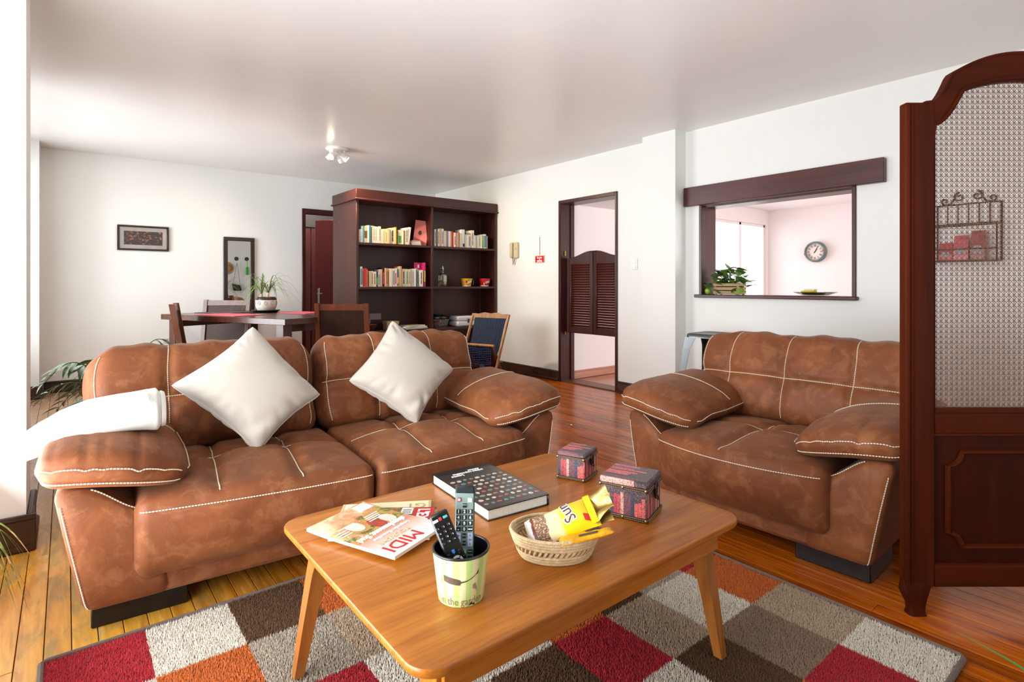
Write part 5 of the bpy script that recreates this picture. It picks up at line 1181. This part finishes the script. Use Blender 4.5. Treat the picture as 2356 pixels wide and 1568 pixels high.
part('mid_rail',MB().box(-HW+.1,HW-.1,-.016,.016,Zr,Zc0,.004).box(-HW+.1,HW-.1,-.02,.0,Zc0-.018,Zc0-.006,.005),SCRH,fs); part('bottom_rail',MB().box(-HW+.1,HW-.1,-.016,.016,.098,Zp,.004),SCRH,fs)
pn=part('lower_panel',MB().box(-HW+.1,HW-.1,-.004,.006,Zp,Zr),SCRP,fs,smooth=0)
part('panel_bead',MB().box(-HW+.1,HW-.1,-.013,-.004,Zp,Zp+.008).box(-HW+.1,HW-.1,-.013,-.004,Zr-.008,Zr),SCRH,pn,kind='stuff')
PT=[]; ax_,az0,az1=HW-.152,.236,.564; r_=.048
for cx,cz,a0 in((ax_,az1,0),(-ax_,az1,1),(-ax_,az0,2),(ax_,az0,3)):
    for k in range(9):
        t=R(90*k/8)
        if a0==0: PT.append((cx-r_*sin(R(90)-t)*0-r_*(1-sin(t))*0 - r_*cos(R(90)-t) if 0 else cx-r_*sin(t),cz-r_*cos(t)) )
        if a0==1: PT.append((cx+r_*cos(t),cz-r_*sin(t)))
        if a0==2: PT.append((cx+r_*sin(t),cz+r_*cos(t)))
        if a0==3: PT.append((cx-r_*cos(t),cz+r_*sin(t)))
# scooped corners, run counter-clockwise
PT=[]
def scoop(cx,cz,t0): return [(cx+r_*cos(R(t0-90*k/8)),cz+r_*sin(R(t0-90*k/8))) for k in range(9)]
PT=scoop(ax_,az1,270)+scoop(-ax_,az1,360)+scoop(-ax_,az0,90)+scoop(ax_,az0,180)
for rr,yy in((.009,-.007),(.006,-.013)): part('scooped_moulding',MB().tube([(x,yy,z) for x,z in PT],rr,8,closed=True),SCRH,pn)
# cane: pairs across and up, singles both ways on the slant
CANE=M_('natural_cane','#74503a',.5,var=.25,vs=30)
cane=MB(); pit=.0182; wd=.0008; IN=HW-.108
def strand(x0,z0,x1,z1,y,w=wd):
    d=Vector((x1-x0,0,z1-z0)); L=d.length
    if L<.004: return
    d.normalize(); s=Vector((-d.z,0,d.x))*w; a=Vector((x0,y,z0)); b=Vector((x1,y,z1)); t=Vector((0,.0005,0))
    cane.add([a-s-t,a+s-t,b+s-t,b-s-t,a-s+t,a+s+t,b+s+t,b-s+t],[(0,1,2,3),(7,6,5,4),(0,4,5,1),(1,5,6,2),(2,6,7,3),(3,7,4,0)])
nx=int(2*IN/pit)
for k in range(nx+1):
    for o in(-.0023,.0023):
        x=-IN+pit*(k+.5)+o
        if abs(x)<IN: strand(x,Zc0,x,archi(x)+.004,.0)
z=Zc0+pit*.5
while z<1.853:
    for o in(-.0023,.0023):
        zz=z+o; xm=IN
        while xm>0 and archi(xm-.0005)<zz: xm-=.002
        if xm>.004: strand(-xm,zz,xm,zz,.0012)
    z+=pit
inside=lambda x,z:abs(x)<IN and Zc0<z<archi(x)
for sgn in(1,-1):
    k=-80
    while k<160:
        # line z = Zc0 + sgn*(x+IN) + k*pit
        c_=Zc0+(k)*pit; a=None; prev=None
        for i in range(0,301):
            x=-IN+2*IN*i/300; z=c_+sgn*(x+IN); ok=inside(x,z)
            if ok and a is None: a=(x,z)
            if ok: prev=(x,z)
            if (not ok or i==300) and a is not None: strand(*a,*prev,.0024 if sgn>0 else -.0012,.0007); a=None
        k+=1
part('cane_weave',cane,CANE,fs,smooth=0,kind='stuff')
# ------------------------------------------------------------------ wrought iron rack on the right wall
IRON=M_('rusty_wrought_iron','#3a2a20',.6,.5,var=.3,vs=40)
rk=thing('wall_rack','scrolled wrought iron wall rack holding red packets, seen through the cane','rack',(XR-.002,.965,1.30),-90)   # local x toward the tripod end, -y out of the wall
w2=.165
for s in(-1,1):
    part('upright',MB().tube([(s*w2,-.008,0),(s*w2,-.008,.375)],.006,6),IRON,rk); part('front_upright',MB().tube([(s*w2,-.13,0),(s*w2,-.13,.235)],.006,6),IRON,rk)
for z in(0,.235,.375): part('rail',MB().tube([(-w2,-.008,z),(w2,-.008,z)],.0055,6),IRON,rk)
for z in(0,.075,.235): part('front_rail',MB().tube([(-w2,-.13,z),(w2,-.13,z)],.0055,6),IRON,rk)
for s in(-1,1):
    for z in(0,.235): part('side_rail',MB().tube([(s*w2,-.008,z),(s*w2,-.13,z)],.0055,6),IRON,rk)
for k in range(5): part('spindle',MB().tube([(-w2+2*w2*(k+1)/6,-.008,.235),(-w2+2*w2*(k+1)/6,-.008,.375)],.004,6),IRON,rk)
for s in(-1,1):
    P=[]
    for k in range(25): t=k/24; r=.007+.026*t; a=R(90-430*(1-t)); P.append((s*(.046+r*cos(a)),-.008,.424+r*sin(a)))
    for k in range(1,13): t=k/12; P.append((s*(.046+.052*t),-.008,.457-.075*(.5-.5*cos(PI*t))))
    for k in range(1,22): t=k/21; r=.024-.017*t; a=R(-140+400*t); P.append((s*(.122+r*cos(a)),-.008,.402+r*sin(a)))
    part('scroll',MB().tube(P,.0052,6),IRON,rk)
part('shelf',MB().box(-w2,w2,-.13,-.008,-.004,.0),IRON,rk,smooth=0)
for k,(x,w,h,cx,nm) in enumerate(((-.10,.07,.12,'#b8323c','red packet at the left in the iron wall rack'),(-.02,.075,.165,'#c8485a','pink red packet in the middle of the iron wall rack'),(.065,.07,.19,'#8f2430','dark red packet at the right in the iron wall rack'))):
    o=thing('packet',nm,'packet',rk.matrix_basis@Vector((x,-.07,.001)),-90,'packets in the iron rack'); mm=M_('packet_'+cx,cx,.35,var=.35,vs=30)
    part('pouch',MB().loft([[(a*w/2,b*d,z) for a,b in((-1,-1),(1,-1),(1,1),(-1,1))] for z,d in((0,.028),(h*.4,.034),(h*.85,.012),(h,.003))]),mm,o,smooth=0); part('printed_panel',MB().box(-w*.3,w*.3,-.0355,-.034,h*.25,h*.5),M_('packet_grey','#8a8a9a',.4,var=.3,vs=50),o,smooth=0)
# ------------------------------------------------------------------ metal bar stools behind the loveseat
STEEL=M_('gunmetal_steel','#5d6061',.28,.85,var=.08)
def stool(label,x,y,rz,hgt):
    o=thing('bar_stool',label,'stool',(x,y,0),rz,'metal bar stools'); s=.155
    rg=[[(a,b,z) for a,b in rrect(q,q,.045,5)] for q,z in((s+.014,hgt-.035),(s+.012,hgt-.012),(s+.004,hgt-.003),(s-.012,hgt),(s-.02,hgt-.004))]
    part('seat',MB().loft(rg),STEEL,o,smooth=50); part('hand_hole',MB().box(-.045,.045,-.012,.012,hgt-.0045,hgt-.003,.001),BLK,o)
    for sx in(-1,1):
        for sy in(-1,1):
            def sec(z,k,wd): cx,cy=sx*(s+.01+k),sy*(s+.01+k); return [(cx,cy,z),(cx-sx*wd,cy,z),(cx-sx*wd,cy-sy*.004,z),(cx-sx*.004,cy-sy*.004,z),(cx-sx*.004,cy-sy*wd,z),(cx,cy-sy*wd,z)]
            part('leg',MB().loft([sec(0,.075,.03),sec(hgt-.12,.012,.062),sec(hgt-.03,0,.10)]),STEEL,o,smooth=0)
    for z,k in((.24,.05),):
        for a in range(4): part('footrest',MB().box(-s-k,s+k,-s-k,-s-k+.005,z,z+.028,0,T(rz=90*a)),STEEL,o,smooth=0)
    return o
stool('metal bar stool with legs showing beside the far end of the loveseat',4.12,2.50,2,.755)
stool('metal bar stool almost hidden behind the middle of the loveseat',4.12,1.86,2,.745)
# ------------------------------------------------------------------ kitchen hatch things
zh=1.0586
CRT=wood('pale_crate_wood','#8f744c','#b89a6c',1,1.,.6)
cb=thing('planter_crate','small slatted wooden crate planter with a pothos vine on the hatch sill','planter',(4.70,2.70,zh))
for sx in(-1,1):
    for k in range(3): part('slat',MB().box(sx*.058-.004,sx*.058+.004,-.125,.125,.008+k*.034,.034+k*.034,.001),CRT,cb)
for sy in(-1,1):
    for k in range(3): part('slat',MB().box(-.054,.054,sy*.118-.004,sy*.118+.004,.008+k*.034,.034+k*.034,.001),CRT,cb)
for sx in(-1,1):
    for sy in(-1,1): part('corner_post',MB().box(sx*.048-.008,sx*.048+.008,sy*.108-.008,sy*.108+.008,0,.11),CRT,cb)
part('base',MB().box(-.05,.05,-.11,.11,.004,.01),CRT,cb)
pt=thing('pothos_plant','green pothos vine with broad leaves spilling from the crate planter','plant',(4.70,2.70,zh+.012)); part('soil',MB().box(-.048,.048,-.108,.108,.0,.07,.01),M_('dark_soil','#2a1d14'),pt)
rp=random.Random(21)
PL=[M_('pothos_leaf','#4d7a2e',.4,var=.25,vs=14),M_('pothos_leaf_dark','#35602a',.4,var=.25,vs=14),M_('pothos_leaf_lime','#7f9f3e',.4,var=.2,vs=14)]
def heart(L,Wd,n=8):
    mb=MB(); v=[];f=[]
    for k in range(n+1):
        t=k/n; w=Wd*(sin(PI*min(1,t**.62))**.8)*(1-.25*t); z=-.22*L*t*t
        v+=[(-w,L*t-.12*L*(1-t)*(w>0)*(1 if k==1 else 0),z+.18*w),(0,L*t,z),(w,L*t-.12*L*(1-t)*(1 if k==1 else 0),z+.18*w)]
    for k in range(n): a=3*k; f+=[(a,a+1,a+4,a+3),(a+1,a+2,a+5,a+4)]
    return mb.add(v,f)
hm_=heart(.088,.036).mesh('leaf',180)
HM=[]
for q in PL: mm=hm_.copy(); mm.materials.append(q); HM.append(mm)
sp=[]
for k in range(60):
    a=rp.uniform(0,2*PI); y=rp.uniform(-.15,.13); x=rp.uniform(-.07,.04); z=.06+rp.uniform(0,.17)*(1-abs(y)*1.5); sp.append((x,y,z))
sp+=[(-.03,-.20,.10),(-.02,-.19,.06),(-.05,-.17,.03),(-.06,.16,.05),(-.05,.19,.09),(-.04,.14,.13),(-.07,.05,.0),(-.075,-.06,.01)]
for x,y,z in sp:
    o=link('leaf',HM[rp.choice([0,0,1,1,2])],None,pt,(x,y,z),(rp.uniform(-.5,.9),rp.uniform(-.5,.5),rp.uniform(0,2*PI))); s_=rp.uniform(.7,1.25); o.scale=(s_,s_,s_)
    part('stalk',MB().tube([(rp.uniform(-.02,.02),y*.5,.06),(x*.6,y*.8,max(.05,z*.8)),(x,y,z)],.0022,5),PL[0],pt)
part('stalk',MB().tube([(0,.1,.07),(-.02,.17,.12),(-.03,.20,.08),(-.04,.19,.0)],.0025,5),PL[0],pt)
lm=thing('lime','single green lime on the hatch sill beside the crate planter','lime',(4.65,2.885,zh)); part('fruit',MB().lathe([(.006,.0),(.022,.008),(.031,.028),(.028,.046),(.012,.058),(.004,.062)],20),M_('lime_skin','#8fb82c',.35,var=.15,vs=30),lm); part('stem',MB().tube([(0,0,.061),(.003,0,.072)],.003,6),PL[1],lm)
gd=thing('glass_dish','shallow glass dish with a yellow cloth on the hatch sill','dish',(4.69,1.955,zh)); part('dish',MB().lathe([(.06,.002),(.09,.004),(.16,.028),(.158,.031),(.088,.009),(.06,.006)],36),glassy('clear_dish_glass',(.97,.98,.98),.1),gd)
yc=thing('folded_cloth','yellow and green folded cloth lying in the glass dish','cloth',(4.69,1.97,zh+.0095)); part('lower_fold',MB().box(-.05,.05,-.075,.07,0,.014,.006),M_('green_cloth','#4a6a2a',.8),yc); part('upper_fold',MB().box(-.05,.03,-.02,.08,.014,.03,.006),M_('yellow_cloth','#d8c22a',.8),yc); part('card',MB().box(-.03,.03,-.02,.06,.03,.045,.002),M_('cream_card','#e8d8a0',.6),yc)
# kitchen wall clock
ck=thing('wall_clock','round grey-green wall clock with Roman numerals on the kitchen wall','clock',(KX1-.001,4.022,1.695),-90)
CM=Matrix(((1,0,0,0),(0,0,-1,0),(0,1,0,0),(0,0,0,1)))
part('case',MB().lathe([(.172,.0),(.172,.03),(.165,.07),(.15,.085),(.138,.082),(.135,.05)],48,M=CM),M_('weathered_teal_metal','#71807d',.5,.3,var=.15,vs=10),ck)
part('dial',MB().lathe([(.138,.05),(.001,.051)],48,M=CM,cap=False),M_('cream_dial','#eadfd8',.5,var=.02),ck)
NUM=M_('faded_numeral_red','#a07a7a',.5,var=.2)
for k,s in enumerate(('XII','I','II','III','IIII','V','VI','VII','VIII','IX','X','XI')):
    a=R(-30*k); m=textmesh(s,.052,.0004,sx=.62,bold=.0012); m.transform(CM@Matrix.Translation((-.099*sin(a),.099*cos(a),.053))@Matrix.Rotation(a,4,'Z')); link('numeral',m,NUM,ck)
for L,w,a in((.108,.004,28),(.06,.006,33)): part('hand',MB().box(-w,w,-.025,L,.056,.058,0,CM@Matrix.Rotation(R(-a),4,'Z')),INK,ck)
part('rust_spot',MB().box(-.02,.025,-.155,-.142,.083,.087,0,CM).box(.128,.15,.0,.035,.083,.087,0,CM).box(-.16,-.148,-.05,-.02,.078,.084,0,CM),M_('rust','#a5673f',.8),ck,kind='stuff')
kl=thing('kitchen_ceiling_lamp','shallow glass ceiling lamp on the kitchen ceiling beyond the hatch','ceiling light',(7.6,3.55,KH)); part('glass_shade',MB().lathe([(.17,0),(.19,-.02),(.2,-.05),(.17,-.085),(.08,-.10),(.002,-.103)],32),M_('frosted_lamp_glass','#efe2e2',.15,var=.04),kl); part('mount',MB().lathe([(.08,0),(.08,-.012)],24),CHR,kl)
# ------------------------------------------------------------------ floor plants
def leaflet(L,w,n=7):
    mb=MB(); v=[];f=[]
    for k in range(n+1):
        t=k/n; ww=w*sin(PI*t**.75)**.9 if 0<t<1 else 0; v+=[(-ww,L*t,.25*ww-.25*L*t*t),(0,L*t,-.25*L*t*t),(ww,L*t,.25*ww-.25*L*t*t)]
    for k in range(n): a=3*k; f+=[(a,a+1,a+4,a+3),(a+1,a+2,a+5,a+4)]
    return mb.add(v,f)
PG=M_('deep_palm_green','#2f6a1e',.35,var=.3,vs=12); lfm=leaflet(.135,.017).mesh('leaflet',180); lfm.materials.append(PG)
pa=thing('parlour_palm','potted palm with drooping fronds behind the left end of the long sofa','potted plant',(.30,4.95,0))
part('pot',MB().lathe([(.10,0),(.13,.02),(.15,.25),(.16,.26),(.16,.28),(.14,.28),(.13,.05)],28),M_('terracotta','#9a5a3c',.7,var=.1),pa); part('soil',MB().lathe([(.138,.25),(.138,.255)],24),M_('dark_soil','#2a1d14'),pa)
def frond(o,base,dirv,L,rise,drop,nl,ls=1.):
    d=Vector((dirv[0],dirv[1],0)).normalized(); P=[]
    for k in range(21): t=k/20; P.append(Vector(base)+d*L*t+Vector((0,0,rise*sin(min(1,t*1.15)*PI/2)-drop*t*t)))
    st=part('frond_stem',MB().tube(P,[.0055-.0035*k/20 for k in range(21)],5),PG,o)
    az=math.atan2(d.y,d.x)
    for k in range(nl):
        t=.32+.68*k/(nl-1); i=min(19,int(t*20)); p=P[i].lerp(P[i+1],t*20-i)
        for s in(-1,1):
            q=link('leaflet',lfm,None,st,tuple(p),(R(-8-20*random.random()),s*R(25),az-PI/2+s*R(62-38*t))); z=ls*(.75+.5*sin(PI*min(1,t*1.1)))*random.uniform(.85,1.1); q.scale=(z,z,z)
for (dx,dy,L,ri,dr,nl) in((-.95,.28,.50,.34,.30,9),(-.75,-.2,.42,.50,.26,9),(-1,.75,.42,.26,.26,8),(-.6,.9,.4,.45,.2,8),(.3,.8,.4,.5,.25,7),(.7,.1,.35,.6,.2,7),(-.35,-.9,.34,.30,.3,8),(-.85,-.55,.36,.24,.30,8)): frond(pa,(0,0,.26),(dx,dy),L,ri,dr,nl,1.)
VAR=NT('variegated_spider_leaf'); _v=VAR.coord(); VAR.set(Base_Color=VAR.ramp(VAR.noise(_v,25,2),[(.42,hx('#cfdcb0')),(.5,hx('#7fae5a')),(.6,hx('#5c9440'))]),Roughness=.45)
GRN=M_('bright_blade_green','#4f9a52',.4,var=.15,vs=10)
def spider(label,x,y,zp,nb,seed,mat,L0,L1,extra=()):
    o=thing('spider_plant',label,'potted plant',(x,y,0)); r=random.Random(seed)
    part('pot',MB().lathe([(.06,0),(.075,.01),(.10,zp-.02),(.108,zp-.02),(.108,zp),(.095,zp),(.085,.03)],24),M_('white_glazed_pot','#e0ddd6',.3),o); part('soil',MB().lathe([(.094,zp-.03),(.094,zp-.025)],20),M_('dark_soil','#2a1d14'),o)
    for k in range(nb):
        a=r.uniform(0,2*PI); m=MB(); blade(m,(0,0,zp-.03),(cos(a),sin(a)),r.uniform(L0,L1),r.uniform(.10,.22),r.uniform(.2,.42),.0075,16); part('leaf',m,mat,o,smooth=180)
    for e in extra: m=MB(); blade(m,(0,0,zp-.03),*e); part('leaf',m,mat,o,smooth=180)
    return o
spider('spider plant at the left edge in front of the white pier',-.33,2.72,.26,26,4,VAR.m,.14,.30,(((.9,-.1),.24,.1,.36,.0085,16),((.8,-.5),.23,.16,.38,.0085,16),((.95,.25),.25,.12,.3,.0085,16)))
spider('green bladed plant at the lower right corner whose leaf crosses the floor',1.50,-.06,.22,12,8,GRN,.10,.16,(((.51,.86),.54,.10,.03,.0085,18),))
# ------------------------------------------------------------------ things only the mirror shows, on the wall behind the tripod
hk0=(3.62,-1.749)
def hook(label,x,z,col): o=thing('wall_hook',label,'hook',(x,-1.749,z),180); part('disc',MB().lathe([(.055,0),(.055,.012),(.045,.018)],24,M=T(rx=90)),M_('hook_'+col,col,.4,var=.3,vs=30),o); part('peg',MB().tube([(0,-.015,-.03),(0,-.05,-.035),(0,-.055,-.015)],.006,6),CHR,o); return o
hook('dark round wall hook carrying a handbag, seen in the mirror',3.75,1.89,'#3a3a2c'); hook('dark round wall hook carrying a green tassel, seen in the mirror',4.02,1.89,'#24282c')
hb=thing('handbag','black handbag hanging by a long strap, reflected in the mirror','handbag',(3.75,-1.68,.98),180); S=Soft(.11,.03,.09,.028,lambda o,p:Vector((o.x+.25*o.z,o.y,o.z+.1+.25*o.x*(o.z>0)))); link('bag',weld(S.build(MB(),(8,4,6)),'bag'),M_('black_leather','#0e0e10',.35),hb); part('strap',MB().tube([(-.09,0,.14),(-.005,-.01,.77),(.0,-.01,.78),(.005,-.01,.77),(.1,0,.2)],.005,6),M_('black_leather','#0e0e10'),hb)
ts=thing('green_tassel','bright green bead tassel hanging on a hook, reflected in the mirror','tassel',(4.02,-1.69,1.45)); part('cord',MB().tube([(0,0,.2),(0,.0,.40)],.008,6),M_('bright_green_thread','#2fae2c',.7),ts); part('fringe',MB().lathe([(.012,.22),(.03,.2),(.036,.0),(.02,-.01)],14),M_('bright_green_thread','#2fae2c'),ts)
ht=thing('straw_hat','tan straw hat hanging on the wall, half seen in the mirror','hat',(3.50,-1.74,1.62),180); part('brim',MB().lathe([(.06,.0),(.17,.01),(.172,.016),(.06,.012)],28,M=T(rx=90)),M_('tan_straw','#b98f5c',.7,var=.15,vs=40),ht); part('crown',MB().lathe([(.09,.005),(.085,.09),(.05,.11),(.001,.112)],24,M=T(rx=90)),M_('tan_straw','#b98f5c'),ht)
